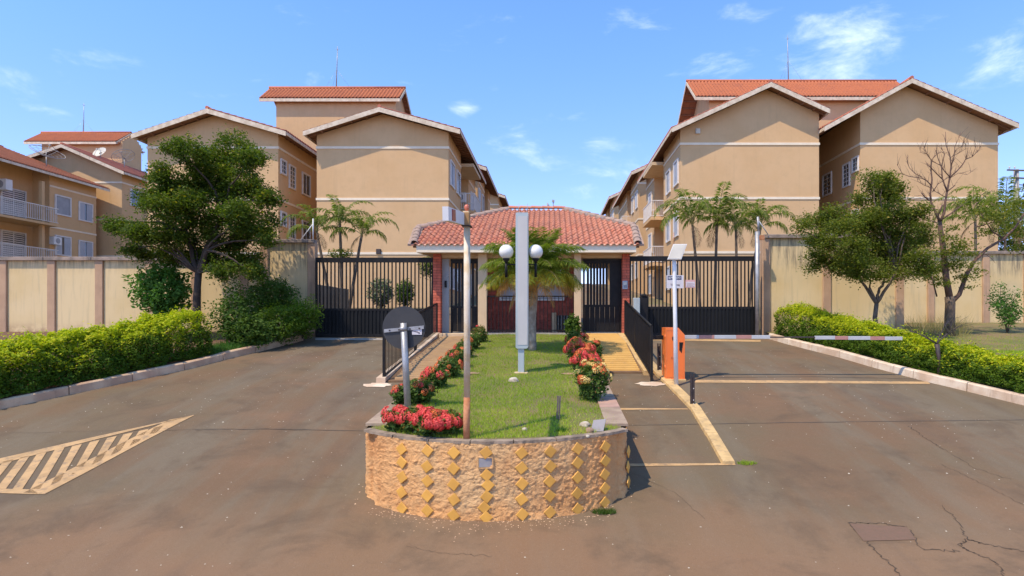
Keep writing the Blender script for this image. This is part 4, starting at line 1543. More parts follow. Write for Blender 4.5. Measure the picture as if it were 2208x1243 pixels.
def dish(label, c, r, aim, m, mast=.7, mesh=False):
    c = Vector(c)
    t = thing('satellite_dish', (c.x, c.y, c.z - mast), label, 'satellite dish')
    aim = Vector(aim).normalized()
    q = aim.to_track_quat('Z', 'Y')
    mb = MB()
    n, rings = 20, 5
    vs = [c]
    for j in range(1, rings + 1):
        rr = r * j / rings
        for k in range(n):
            vs.append(c + q @ Vector((rr * math.cos(2 * PI * k / n), rr * math.sin(2 * PI * k / n), .28 * r * (j / rings) ** 2)))
    fs = [(0, 1 + k, 1 + (k + 1) % n) for k in range(n)]
    for j in range(rings - 1):
        for k in range(n):
            a = 1 + j * n + k; b = 1 + j * n + (k + 1) % n
            fs.append((a, b, b + n, a + n))
    if mesh:
        for k in range(0, n, 2):
            for j in range(rings):
                a_ = vs[0] if j == 0 else vs[1 + (j - 1) * n + k]
                mb.bar(a_, vs[1 + j * n + k], .02)
        for j in (1, 2, 3, 4):
            for k in range(n):
                mb.bar(vs[1 + j * n + k], vs[1 + j * n + (k + 1) % n], .014 if j < 4 else .03)
    else:
        mb.add(vs, fs, True)
    mb.build('reflector', m, t)
    a = MB()
    tip = c + aim * r * .8
    for k in range(3):
        a.bar(c + q @ Vector((r * .95 * math.cos(k * 2.1), r * .95 * math.sin(k * 2.1), .26 * r)), tip, .025)
    a.obox(tip, (.05, 0, 0), (0, .05, 0), (0, 0, .05))
    a.build('feed_arm', m, t)
    MB().tube([c - Vector((0, 0, mast)), c], .03, 6).build('mast', MT['galv'], t)
    return t


dish('large mesh satellite dish on the far left tiled roof', P(100, 336, 41.5), 1.0, (.45, -.2, .85), MT['concrete'], .9, True)
dish('pale satellite dish below the far left tower roof', P(217, 331, 46), .5, (-.1, -.8, .55), MT['offwhite'], .6)
dish('small dish beside the right end of the far left tower', P(268, 342, 47.5), .8, (-.5, .2, .8), MT['concrete'], .9, True)


def mast(label, u, v0, v1, d, u1=None):
    a, b = P(u, v0, d), P(u1 or u, v1, d)
    t = thing('lightning_rod', tuple(a), label, 'antenna')
    MB().tube([a, a.lerp(b, .55), b], [.035, .028, .012], 6).build('pole', MT['galv'], t)
    mb = MB()
    for k in range(3):
        an = k * 2.1
        mb.tube([a.lerp(b, .45), a + Vector((math.cos(an) * .9, math.sin(an) * .5, 0))], .006, 4)
    mb.build('guy_wire', MT['galv'], t)
    mb = MB(); c = a.lerp(b, .9)
    for k in range(4):
        an = k * PI / 2
        mb.tube([c, c + Vector((math.cos(an) * .12, math.sin(an) * .12, .1))], .008, 4)
    mb.build('crown_spike', MT['galv'], t)


mast('thin lightning rod on the tower roof left of the avenue', 725, 192, 100, 37.3, 728)
mast('thin lightning rod on the far left tower roof', 180, 288, 222, 50.7, 181)
mast('thin lightning rod on the tower roof right of the avenue', 1700, 175, 76, 38.4, 1698)

# ------------------------------------------------------------------ perimeter walls
def perimeter(label, xa, xb, y, z0, z1, pil, th=.15, cz=.09):
    t = thing('perimeter_wall', ((xa + xb) / 2, y, z0), label, 'wall')
    edges = sorted(set([xa] + [p for p in pil if xa < p < xb] + [xb]))
    for a, b in zip(edges[:-1], edges[1:]):
        MB().box(a, b, y + .04, y + th, z0 - .3, z1).build('wall_panel', MT['wall'], t)
    for p in pil:
        MB().bbox(p - .11, p + .11, y - .01, y + th + .03, z0 - .3, z1 - .002, .012).build('pilaster', MT['pilaster'], t)
    x = xa
    while x < xb - .01:
        l = min(1.3, xb - x)
        dz = random.uniform(0, .008)
        MB().bbox(x + .004, x + l - .004, y - .055, y + th + .055, z1 + .001, z1 + cz + dz, .012).build('coping', MT['coping'], t)
        x += l
    return t


WY = 16.4
perimeter('low cream boundary wall with pink pilasters behind the left hedge', -32, X(562, WY) - .01, WY, 1.66, Z(562, WY),
          [X(u, WY) for u in (-410, -306, -202, -98, 5, 110, 213, 322, 420, 525)])
perimeter('taller cream wall section next to the left sliding gate', X(562, WY) + .01, X(679, WY), WY - .02, 1.6, Z(524, WY), [X(570, WY), X(672, WY)])
perimeter('taller cream wall section next to the right sliding gate', X(1646, WY), X(1948, WY), WY - .02, 1.6, Z(514, WY), [X(1652, WY), X(1783, WY), X(1940, WY)])
yb = 19.2
perimeter('low cream boundary wall with pink pilasters behind the right trees', X(1948, WY) - .1, 40, yb, 1.78, Z(548, yb),
          [X(u, yb) for u in (2008, 2127, 2216, 2330, 2450, 2560)])
MB().box(X(1948, WY) - .15, X(1948, WY), WY + .14, yb + .02, 1.4, Z(515, WY)).build('return_wall', MT['wall'], bpy.data.objects['perimeter_wall.002'])
# grassy bank up to the right-hand wall
MB().add([(9.3, 15.2, 1.5), (40, 15.2, 1.5), (40, 19.5, 1.85), (9.3, 19.5, 1.85), (9.3, 13.2, 1.30), (40, 13.2, 1.30)], [(0, 1, 2, 3), (4, 5, 1, 0)]).build('grass_bank', MT['lawn_soil'], kind='structure')

# ------------------------------------------------------------------ gates
barm = MB().box(-.016, .016, -.016, .016, 0, 1).mesh('bar', MT['black'])


def sliding_gate(label, xa, xb, y, ztop, zmid, zbot, step):
    t = thing('sliding_gate', ((xa + xb) / 2, y, zbot), label, 'gate')
    MB().box(xa, xb, y - .03, y + .03, ztop - .13, ztop).build('top_rail', MT['black'], t)
    MB().box(xa, xb, y - .025, y + .025, zmid - .03, zmid + .03).build('middle_rail', MT['black'], t)
    MB().box(xa, xb, y - .03, y + .03, zbot, zbot + .08).build('bottom_rail', MT['black'], t)
    for x in (xa + .02, xb - .02):
        MB().box(x - .025, x + .025, y - .028, y + .028, zbot + .08, ztop - .13).build('stile', MT['black'], t)
    n = int(round((xb - xa) / step))
    for i in range(1, n):
        x = xa + (xb - xa) * i / n
        link('bar', barm, t, (x, y, zmid + .03), None, (1, 1, ztop - .13 - zmid - .03))
    w = (xb - xa - .09) / n
    pl = MB()
    # each folded sheet slat has a shallow trapezoid section
    sec = [(0, 0), (.15, 0), (.25, -.022), (.75, -.022), (.85, 0), (1, 0)]
    h = zmid - .03 - zbot - .08
    vs = [(a * w, b, z) for z in (0, h) for a, b in sec]
    pl.add(vs, [(i, i + 1, 7 + i, 6 + i) for i in range(5)])
    pme = pl.mesh('slat', MT['black2'])
    for i in range(n):
        link('slat', pme, t, (xa + .045 + w * i, y, zbot + .08))
    return t


GY = 16.2
gl = sliding_gate('black barred sliding gate on the left, over dark slatted lower panels', X(681, GY), X(936, GY), GY, Z(556, GY), Z(668, GY), Z(727, GY), .1015)
gr = sliding_gate('black barred sliding gate on the right carrying two small notices', X(1357, GY), X(1630, GY), GY, Z(553, GY), Z(664, GY), Z(724, GY), .1015)

# notices on the right gate


def text(body, size, loc, m, parent, name='lettering', ext=.002, rot=(PI / 2, 0, 0), align='CENTER', sx=1.0):
    cu = bpy.data.curves.new(name, 'FONT')
    cu.body = body; cu.size = size; cu.align_x = align; cu.align_y = 'CENTER'; cu.extrude = ext
    o = bpy.data.objects.new(name + '_tmp', cu)
    COL.objects.link(o)
    dg = bpy.context.evaluated_depsgraph_get()
    me = bpy.data.meshes.new_from_object(o.evaluated_get(dg))
    COL.objects.unlink(o); bpy.data.objects.remove(o)
    me.materials.clear(); me.materials.append(m)
    q = bpy.data.objects.new(name, me)
    COL.objects.link(q)
    q.parent = parent
    q.location = Vector(loc) - off(parent)
    q.rotation_euler = rot
    q.scale = (sx, 1, 1)
    return q


def notice(label, u0, v0, u1, v1, y, kind):
    xa, xb, za, zb_ = X(u0, y), X(u1, y), Z(v1, y), Z(v0, y)
    t = thing('notice_sign', ((xa + xb) / 2, y, za), label, 'sign')
    MB().box(xa, xb, y - .004, y + .004, za, zb_).build('plate', MT['signwhite'] if kind == 0 else MT['signpink'], t)
    w, h = xb - xa, zb_ - za
    if kind == 0:
        MB().box(xa + .03, xb - .06, y - .008, y - .0045, zb_ - .12, zb_ - .02).build('header', MT['blue'], t)
        text('BEM-VINDO', .085, ((xa + xb) / 2 - .015, y - .010, zb_ - .072), MT['white'], t, sx=.72)
        text('Visitante', .09, ((xa + xb) / 2, y - .007, za + .09), MT['ink'], t, sx=.8)
    else:
        MB().box(xa + .015, xb - .015, y - .008, y - .0045, za + .02, zb_ - .05).build('panel', MT['signwhite'], t)
        mb = MB()
        for k in range(4):
            mb.box(xa + .03, xb - .03 - .02 * (k % 2), y - .011, y - .0085, za + .03 + k * .03, za + .038 + k * .03)
        mb.build('printed_lines', MT['redtape'], t)
    return t


notice('white notice with a dark blue header wired to the right gate bars', 1437, 594, 1474, 622, GY - .03, 0)
notice('small pinkish notice wired to the right gate bars', 1478, 604, 1499, 621, GY - .03, 1)

# galvanised post with brace at the right gate, slim post with brace on the left wall
t = thing('gate_post', tuple(P(1633, 724, 16.0)), 'galvanised pipe post at the right end of the right sliding gate', 'post')
MB().tube([P(1633, 728, 16.0), P(1633, 500, 16.0)], .062, 12).build('pipe', MT['galv'], t)
MB().tube([P(1636, 500, 16.0), P(1634, 468, 16.0)], .03, 8).build('spigot', MT['galv'], t)
MB().tube([P(1637, 478, 16.0), P(1656, 506, 16.3)], .014, 6).build('brace', MT['white'], t)
MB().obox(P(1640, 513, 16.0), (.09, 0, 0), (0, .05, 0), (0, 0, .06)).build('hinge_bracket', MT['rust'], t)
t = thing('wire_post', tuple(P(675, 520, 16.4)), 'slim white post with a diagonal brace on the left wall end', 'post')
MB().tube([P(675, 520, 16.4), P(675, 472, 16.4)], .018, 6).build('upright', MT['white'], t)
MB().tube([P(650, 516, 16.4), P(674, 484, 16.4)], .012, 6).build('brace', MT['white'], t)
# gate motor and its grey pillar
t = thing('gate_motor', tuple(P(1388, 668, 15.9)), 'black gate motor behind the right ramp rail', 'gate motor')
MB().bbox(X(1379, 15.9), X(1397, 15.9), 15.8, 16.05, Z(700, 15.9), Z(640, 15.9), .02).build('housing', MT['black'], t)
MB().bbox(X(1382, 15.9), X(1394, 15.9), 15.78, 16.06, Z(640, 15.9) + .001, Z(635, 15.9), .02).build('cap', MT['black'], t)
MB().bbox(X(1365, 15.7), X(1379, 15.7), 15.6, 15.78, zr(15.7), Z(643, 15.7), .012).build('grey_pillar', MT['totem'], None, 'light grey stub pillar beside the black gate motor', cat='pillar')
# dark metal panel and shrubs seen through the left gate
t = thing('metal_barrier', tuple(P(716, 700, 19.5)), 'dark grey corrugated panel with a sloping top behind the left gate', 'barrier')
w = .1
for i in range(int((X(753, 19.5) - X(672, 19.5)) / w)):
    x = X(672, 19.5) + i * w
    f = i * w / (X(753, 19.5) - X(672, 19.5))
    mb = MB(); mb.bbox(x, x + w * .93, 19.5, 19.53, 1.6, Z(612 + 13 * f, 19.5), .006); mb.build('sheet', MT['signback'], t)
for (u, v, rx, rz_, lab) in ((822, 632, .42, .50, 'round grey-green shrub behind the middle of the left gate'), (873, 632, .30, .42, 'narrow dark shrub behind the right end of the left gate')):
    dd = 20.0
    shrub(lab, P(u, v, dd), rx, .4, rz_, MT['leaf_grey'] if u < 850 else MT['leaf_dark'], 2600, .075)
    MB().tube([P(u, 690, dd), P(u, 665, dd)], .05, 6).build('stem', MT['bark'], None)  # merged below
for o in [o for o in COL.objects if o.name.startswith('stem') and o.parent is None and o.type == 'MESH']:
    sh = min((q for q in COL.objects if q.name.startswith('shrub')), key=lambda q: abs(OFF[q.name].x - o.data.vertices[0].co.x))
    for v_ in o.data.vertices: v_.co -= OFF[sh.name]
    o.parent = sh

# ------------------------------------------------------------------ gatehouse
GH = thing('gatehouse', (-.7, 17, 1.62), 'small red-brick gatehouse with a clay tile hipped roof', 'gatehouse')
PZ = 1.62
def fz(y): return 1.876 + EYE + .42 * (y - 15.6)
EL, ER = X(888, 15.6), X(1380, 15.6)
HL, HR = (X(902, 17.17), 17.17), (X(1366, 17.4), 17.4)
RL, RR = (X(1098, 19.4), 19.4), (X(1218, 19.4), 19.4)
# deck of the front slope + side and back slopes
front = [(EL, 15.74), (ER, 15.74), HR, RR, RL, HL]
mb = MB()
vs = [(x, y, fz(y) - .05) for x, y in front] + [(x, y, fz(y) - .13) for x, y in front]
n = len(front)
mb.add(vs, [tuple(range(n)), tuple(range(2 * n - 1, n - 1, -1))] + [(k, n + k, n + (k + 1) % n, (k + 1) % n) for k in range(n)])
mb.build('roof_deck', MT['soffit'], GH)
zhl, zhr, zrd = fz(HL[1]) - .04, fz(HR[1]) - .04, fz(19.4) - .04
mb = MB()
mb.add([(HL[0], HL[1], zhl), (RL[0], RL[1], zrd), (HL[0], 21.7, zhl)], [(0, 1, 2)])
mb.add([(HR[0], HR[1], zhr), (HR[0], 21.7, zhr), (RR[0], RR[1], zrd)], [(0, 1, 2)])
mb.add([(RL[0], RL[1], zrd), (RR[0], RR[1], zrd), (HR[0], 21.7, zhr), (HL[0], 21.7, zhl)], [(0, 1, 2, 3)])
mb.build('rear_slopes', MT['tile_dull'], GH)
# single clay tiles on the slope in view
tw, tl = .155, .275
sl = math.sqrt(1 + .42 ** 2)
prof = [(0, .0), (.16, -.005), (.34, .0), (.44, .028), (.60, .048), (.76, .050), (.9, .032), (1.02, .003)]
mb = MB()
k = len(prof)
vs = [(a * tw, 0, h + .028 - .012) for a, h in prof] + [(a * tw, 0, h + .028) for a, h in prof] + [(a * tw, tl * .55, h + .018) for a, h in prof] + [(a * tw, tl * 1.04, h + .004) for a, h in prof]
fs = [(r * k + i, r * k + i + 1, (r + 1) * k + i + 1, (r + 1) * k + i) for r in range(3) for i in range(k - 1)]
mb.add(vs, fs, True)
tme = mb.mesh('roof_tile', MT['tile'])
slope_rot = math.atan(.42)
nrow = int(3.8 * sl / tl) + 1
cnt = 0
def inside(x, y):
    if y < HL[1]: l_ok = x > EL - .06
    else: l_ok = x > HL[0] + (RL[0] - HL[0]) * (y - HL[1]) / (RL[1] - HL[1]) - .05
    if y < HR[1]: r_ok = x < ER + .02
    else: r_ok = x < HR[0] + (RR[0] - HR[0]) * (y - HR[1]) / (RR[1] - HR[1]) + .02
    return l_ok and r_ok
extra = MB()
spots = []
for r in range(nrow):
    y = 15.56 + r * tl / sl
    if y > 19.38: break
    x = EL
    while x < ER:
        if inside(x + tw * .5, y + .12): spots.append((x, y))
        x += tw
def rest_tiles(pl):
    tv = np.array([v_.co[:] for v_ in tme.vertices]); tf = np.array([p_.vertices[:] for p_ in tme.polygons])
    c_, s_ = math.cos(slope_rot), math.sin(slope_rot)
    R3 = np.array([[1, 0, 0], [0, c_, -s_], [0, s_, c_]])
    tv = tv @ R3.T
    V = np.concatenate([tv + np.array([x + random.uniform(-.003, .003), y, fz(y) - .035 + random.uniform(0, .005)]) for x, y in pl])
    F = np.concatenate([tf + i * len(tv) for i in range(len(pl))])
    me = np_mesh('upper_roof_tiles', V, F, MT['tile'], smooth=True, origin=tuple(off(GH)))
    o = bpy.data.objects.new('upper_roof_tiles', me); COL.objects.link(o); o.parent = GH
    tag(o, None, None, None, 'stuff')


rest_tiles(spots[296:])
for i, (x, y) in enumerate(spots[:296]):
    o = link('roof_tile', tme, GH, (x + random.uniform(-.004, .004), y, fz(y) - .035 + random.uniform(0, .006)), (slope_rot + random.uniform(-.01, .01), 0, random.uniform(-.012, .012)))
# hip and ridge caps bedded in mortar
cap = MB()
n = 7
for (yy, rr) in ((0, .095), (.36, .08)):
    pass
vs, fs = [], []
for (yy, rr, h) in ((-.01, .100, .0), (.0, .104, .012), (.38, .086, 0)):
    for i in range(n):
        a = PI * i / (n - 1)
        vs.append((rr * math.cos(a), yy, rr * .8 * math.sin(a) + h))
for r in range(2):
    for i in range(n - 1):
        fs.append((r * n + i, r * n + i + 1, (r + 1) * n + i + 1, (r + 1) * n + i))
cap.add(vs, fs, True)
cme = cap.mesh('ridge_tile', MT['mortar_grey'])
cme2 = cap.mesh('ridge_tile', MT['tile'])
def caps(a, b, me, zoff=.03):
    a, b = Vector(a), Vector(b)
    L_ = (b - a).length
    nn = max(1, int(L_ / .34))
    q = (b - a).to_track_quat('Y', 'Z')
    for i in range(nn):
        p = a.lerp(b, i / nn)
        o = link('ridge_tile', me, GH, p + Vector((0, 0, zoff)))
        o.rotation_euler = q.to_euler()
zz = lambda p: fz(p[1]) - .02
caps((HL[0], HL[1], zz(HL)), (RL[0], RL[1], zz(RL)), cme)
caps((HR[0], HR[1], zz(HR)), (RR[0], RR[1], zz(RR)), cme)
caps((RL[0], RL[1], zz(RL)), (RR[0], RR[1], zz(RR)), cme2, .04)
caps((EL + .05, 15.6, fz(15.6)), (HL[0], HL[1], zz(HL)), cme)
caps((ER - .05, 15.6, fz(15.6)), (HR[0], HR[1], zz(HR)), cme)
# mortar strips beneath the hips
mb = MB()
for a, b in (((HL[0], HL[1]), (RL[0], RL[1])), ((HR[0], HR[1]), (RR[0], RR[1])), ((EL + .02, 15.62), HL), ((ER - .02, 15.62), HR)):
    p, q = Vector((a[0], a[1], fz(a[1]) - .02)), Vector((b[0], b[1], fz(b[1]) - .02))
    mb.bar(p, q, .26, .05)
mb.build('hip_mortar', MT['mortar_grey'], GH, kind='stuff')
# fascia beam, soffit and lintel
MB().box(X(899, 15.66), X(1371, 15.66), 15.60, 15.72, Z(545, 15.66), Z(527.5, 15.66)).build('fascia', MT['trim'], GH)
for xx in (X(899, 15.66), X(1371, 15.66) - .08):
    MB().add([(xx, 15.73, 3.72), (xx + .08, 15.73, 3.72), (xx + .08, 20.8, 3.95), (xx, 20.8, 3.95), (xx, 15.73, 3.9), (xx + .08, 15.73, 3.9), (xx + .08, 20.8, 4.3), (xx, 20.8, 4.3)],
             [(3, 2, 1, 0), (4, 5, 6, 7), (0, 1, 5, 4), (1, 2, 6, 5), (2, 3, 7, 6), (3, 0, 4, 7)]).build('side_fascia', MT['trim'], GH)
MB().box(X(899, 15.66) + .08, X(1371, 15.66) - .08, 15.725, 21.0, 3.74, 3.78).build('porch_ceiling', MT['cream'], GH)
LZ = Z(556, 16.2)
MB().box(X(935, 16.2), X(1357, 16.2), 16.24, 16.36, LZ, 3.739).build('lintel', MT['cream'], GH)
# porch floor
MB().box(X(952, 16.2), X(1340, 16.2) + .3, 15.82, 21, 1.40, PZ).build('porch_floor', MT['concrete'], GH)

# brick pieces
BW, BH = .215, .062
def brick_wall(parent, xa, xb, y0, y1, za, zb_, m, holes=(), bw=BW, course=.075, core=True):
    if core:
        parts = MB()
        parts.box(xa + .006, xb - .006, y0 + .008, y1 - .008, za, zb_)
        parts.build('mortar_core', MT['mortar'], parent)
    nrow_ = int(round((zb_ - za) / course))
    course = (zb_ - za) / nrow_
    cache = {}
    for r in range(nrow_):
        z = za + r * course
        x = xa - (bw / 2 if r % 2 else 0)
        while x < xb - .01:
            a, b = max(x, xa), min(x + bw, xb)
            x += bw
            if b - a < .03: continue
            if any(a < h[1] and b > h[0] and z < h[3] and z + course > h[2] for h in holes): continue
            w_ = round(b - a - .010, 3)
            if w_ not in cache:
                mb = MB(); mb.bbox(0, w_, 0, y1 - y0, 0, course - .011, .004); cache[w_] = mb.mesh('brick', m)
            link('brick', cache[w_], parent, (a + .005, y0 + random.uniform(-.003, .003), z + .005))


brick_wall(GH, X(935, 16.2), X(952, 16.2), 16.1, 16.33, PZ - .25, LZ + .10, MT['brick'])
brick_wall(GH, X(1341, 16.2), X(1357, 16.2), 16.1, 16.33, PZ - .1, LZ + .10, MT['brick'])
# two cream columns
for (a, b) in ((1031, 1050), (1238, 1253)):
    MB().bbox(X(a, 16.0), X(b, 16.0), 15.95, 16.22, PZ - .05, 3.739, .008).build('column', MT['cream'], GH)
# guard room behind: brick front with a wide window
yw = 17.6
wx0, wx1, wz0, wz1 = X(1081, yw), X(1213, yw), Z(645, yw), Z(585, yw)
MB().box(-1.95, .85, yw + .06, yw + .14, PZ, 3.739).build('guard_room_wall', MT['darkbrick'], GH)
MB().box(-1.95, -1.85, yw + .14, 20.6, PZ, 3.739).build('guard_room_side', MT['cream'], GH)
MB().box(.75, .85, yw + .14, 20.6, PZ, 3.739).build('guard_room_side', MT['cream'], GH)
vx0, vx1, vz1 = X(1190, yw), X(1237, yw), Z(676, yw)
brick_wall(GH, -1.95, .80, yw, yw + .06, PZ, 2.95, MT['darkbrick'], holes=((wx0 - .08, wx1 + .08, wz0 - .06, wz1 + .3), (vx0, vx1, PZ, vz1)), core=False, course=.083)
window(GH, ((wx0 + wx1) / 2, yw + .02, (wz0 + wz1) / 2), (1, 0, 0), (0, -1, 0), wx1 - wx0, wz1 - wz0, 'leaves', .05)
vent = MB().box(vx0 + .14, vx1 - .03, yw - .005, yw + .055, PZ + .03, vz1 - .06).build('service_hatch', MT['black'], GH)
for a, b in ((vx0, vx0 + .13), ):
    MB().box(a, b, yw - .03, yw + .055, PZ, vz1 + .02).build('hatch_jamb', MT['cream'], GH)
for i in range(5):
    x = vx0 + .18 + i * .085
    MB().box(x, x + .014, yw - .02, yw - .006, PZ + .03, vz1 - .06).build('hatch_bar', MT['galv'], vent)
MB().box(X(1052, 17.5), X(1060, 17.5), 17.56, 17.6, Z(606, 17.5), Z(596, 17.5)).build('wall_box', MT['offwhite'], GH)


def low_fence(label, xa, xb, y, za, zb_, step):
    t = thing('railing', ((xa + xb) / 2, y, za), label, 'railing')
    MB().box(xa, xb, y - .015, y + .015, zb_ - .035, zb_).build('top_rail', MT['black'], t)
    MB().box(xa, xb, y - .015, y + .015, za + .06, za + .09).build('bottom_rail', MT['black'], t)
    n = int(round((xb - xa) / step))
    bm_ = MB().box(-.009, .009, -.009, .009, 0, 1).mesh('bar', MT['black'])
    for i in range(n + 1):
        link('bar', bm_, t, (xa + (xb - xa) * i / n, y + .0005, za + .02), None, (1, 1, zb_ - za - .04))
    return t


low_fence('low black railing between the two cream columns of the gatehouse', X(1051, 16.05), X(1237, 16.05), 16.05, PZ, Z(638, 16.05), .1)


def ped_gate(label, xa, xb, y, za, zb_, zm, solid=0, n=None):
    t = thing('pedestrian_gate', ((xa + xb) / 2, y, za), label, 'gate')
    for (a, b) in ((xa, xa + .05), (xb - .05, xb)):
        MB().box(a, b, y - .025, y + .025, za, zb_).build('stile', MT['black'], t)
    MB().box(xa + .05, xb - .05, y - .024, y + .024, zb_ - .12, zb_).build('top_rail', MT['black'], t)
    MB().box(xa + .05, xb - .05, y - .02, y + .02, zm - .03, zm + .03).build('middle_rail', MT['black'], t)
    if solid:
        MB().box(xb - .05 - solid, xb - .05, y - .018, y + .018, zm + .03, zb_ - .12).build('lock_panel', MT['black'], t)
    nn = n or max(3, int((xb - xa - .1 - solid) / .115))
    for i in range(1, nn):
        x = xa + .05 + (xb - xa - .1 - solid) * i / nn
        link('bar', barm, t, (x, y, zm + .03), None, (2.0, 1, zb_ - .12 - zm - .03))
    k = max(3, int((xb - xa - .1) / .12))
    w_ = (xb - xa - .1) / k
    pm = MB().bbox(.004, w_ - .004, -.014, .014, 0, zm - .03 - za - .03, .005).mesh('slat', MT['black'])
    for i in range(k):
        link('slat', pm, t, (xa + .05 + i * w_, y, za + .03))
    return t


ped_gate('black pedestrian gate under the right end of the gatehouse roof', X(1257, 16.4), X(1340, 16.4), 16.4, PZ, LZ - .02, Z(660, 16.4), solid=.27, n=8)
ped_gate('black pedestrian gate under the left end of the gatehouse roof', X(972, 16.4), X(1031, 16.4), 16.4, PZ, LZ - .02, Z(663, 16.4), n=7)
mb = MB(); mb.bbox(X(953, 16.4), X(969, 16.4), 16.35, 16.40, PZ, LZ - .02, .006)
t = thing('open_door', (X(961, 16.4), 16.4, PZ), 'light grey metal door leaf beside the left brick pillar', 'door')
mb.build('leaf', MT['lightgrey'], t)
MB().bar(P(958, 600, 16.33), P(968, 594, 16.33), .02).build('handle', MT['galv'], t)
MB().obox(P(961, 613, 16.33), (.03, 0, 0), (0, .02, 0), (0, 0, .09)).build('lock_box', MT['black'], t)
t = thing('intercom', tuple(P(1347, 624, 16.08)), 'grey and white intercom on the right brick pillar', 'intercom')
MB().bbox(X(1342, 16.08), X(1353, 16.08), 16.04, 16.095, Z(624, 16.08), Z(606, 16.08), .008).build('housing', MT['pane_blue'], t)
MB().box(X(1344, 16.08), X(1351, 16.08), 16.033, 16.039, Z(615, 16.08), Z(609, 16.08)).build('screen', MT['offwhite'], t)
kp = MB()
for i in range(3):
    for j in range(3):
        x, z = X(1345 + i * 2.3, 16.08), Z(617.5 + j * 2, 16.08)
        kp.box(x, x + .014, 16.033, 16.039, z, z + .014)
kp.build('keypad', MT['ink'], t)
# rooftop bits behind the ridge
t = thing('roof_aerial', (X(1193, 19.6), 19.6, 5.4), 'small aerial and lamp poking above the gatehouse ridge', 'antenna')
MB().tube([(X(1193, 19.6), 19.6, 5.45), (X(1193, 19.6), 19.6, Z(432, 19.6))], .014, 6).build('pole', MT['galv'], t)
MB().obox(P(1193, 434, 19.6), (.04, 0, 0), (0, .04, 0), (0, 0, .035)).build('head', MT['pane_grey'], t)
MB().tube([P(1184, 449, 19.6), P(1180, 438, 19.6)], [.05, .02], 6).build('bracket', MT['pane_grey'], t)

# ------------------------------------------------------------------ ramps and their rails
RW = 1.35


def ramp(name, label, xa, xb, pts, ribs, m):
    t = thing(name, ((xa + xb) / 2, pts[0][0], pts[0][1]), label, 'ramp')
    ysr = [p[0] for p in pts]
    zf = lambda y: float(np.interp(y, ysr, [p[1] for p in pts]))
    mb = MB()
    yy = np.linspace(ysr[0], ysr[-1], 12)
    for a, b in zip(yy[:-1], yy[1:]):
        vs = [(xa, a, zf(a) - .35), (xb, a, zf(a) - .35), (xb, b, zf(b) - .35), (xa, b, zf(b) - .35), (xa, a, zf(a)), (xb, a, zf(a)), (xb, b, zf(b)), (xa, b, zf(b))]
        mb.add(vs, [(3, 2, 1, 0), (4, 5, 6, 7), (0, 1, 5, 4), (1, 2, 6, 5), (2, 3, 7, 6), (3, 0, 4, 7)])
    mb.build('slab', MT['ramp_base'], t)
    y = ribs[0]
    while y < ribs[1]:
        z = zf(y)
        z2 = zf(y + .055)
        mb = MB()
        vs = [(xa + .12, y, z - .01), (xb - .04, y, z - .01), (xb - .04, y + .062 * RW, z2 - .01), (xa + .12, y + .062 * RW, z2 - .01),
              (xa + .12, y + .012, z + .034), (xb - .04, y + .012, z + .034), (xb - .04, y + .05 * RW, z2 + .034), (xa + .12, y + .05 * RW, z2 + .034)]
        mb.add(vs, [(4, 5, 6, 7), (0, 1, 5, 4), (1, 2, 6, 5), (2, 3, 7, 6), (3, 0, 4, 7)])
        mb.build('rib', m, t)
        y += ribs[2]
    return t, zf


RLt, rzl = ramp('ramp', 'ribbed yellowish pedestrian ramp on the left of the planter', -2.95, -2.02, [(10.75, .905), (12.2, 1.14), (13.5, 1.29), (15.80, 1.545)], (10.85, 15.5, .155), MT['ramp_dull'])
RRt, rzr = ramp('ramp', 'ribbed yellow pedestrian ramp on the right of the planter', .83, 1.72, [(11.45, 1.0), (13.66, 1.43), (15.81, 1.60)], (11.55, 13.75, .150), MT['ramp'])
MB().add([(-3.12, 10.7, .80), (-2.955, 10.7, .80), (-2.955, 15.9, 1.40), (-3.12, 15.9, 1.40), (-3.12, 10.7, .97), (-2.955, 10.7, .97), (-2.955, 15.9, 1.64), (-3.12, 15.9, 1.64)],
         [(3, 2, 1, 0), (4, 5, 6, 7), (0, 1, 5, 4), (1, 2, 6, 5), (2, 3, 7, 6), (3, 0, 4, 7)]).build('edge_kerb', MT['kerb_w'], RLt)
MB().add([(1.725, 11.3, .90), (1.90, 11.3, .90), (1.90, 15.8, 1.40), (1.725, 15.8, 1.40), (1.725, 11.3, 1.04), (1.90, 11.3, 1.04), (1.90, 15.8, 1.63), (1.725, 15.8, 1.63)],
         [(3, 2, 1, 0), (4, 5, 6, 7), (0, 1, 5, 4), (1, 2, 6, 5), (2, 3, 7, 6), (3, 0, 4, 7)]).build('edge_kerb', MT['yellow_kerb'], RRt)
MB().add([(.84, 13.80, 1.442), (1.71, 13.80, 1.442), (1.71, 15.80, 1.604), (.84, 15.80, 1.604), (.84, 13.80, 1.46), (1.71, 13.80, 1.46), (1.71, 15.80, 1.622), (.84, 15.80, 1.622)],
         [(3, 2, 1, 0), (4, 5, 6, 7), (0, 1, 5, 4), (1, 2, 6, 5), (2, 3, 7, 6), (3, 0, 4, 7)]).build('landing', MT['ramp'], RRt)
# step in front of the left gate
MB().bbox(X(950, 15.8), -1.75, 15.55, 15.81, 1.35, PZ + .002, .012).build('porch_step', MT['cream'], None, 'pale step below the left pedestrian gate', cat='step')


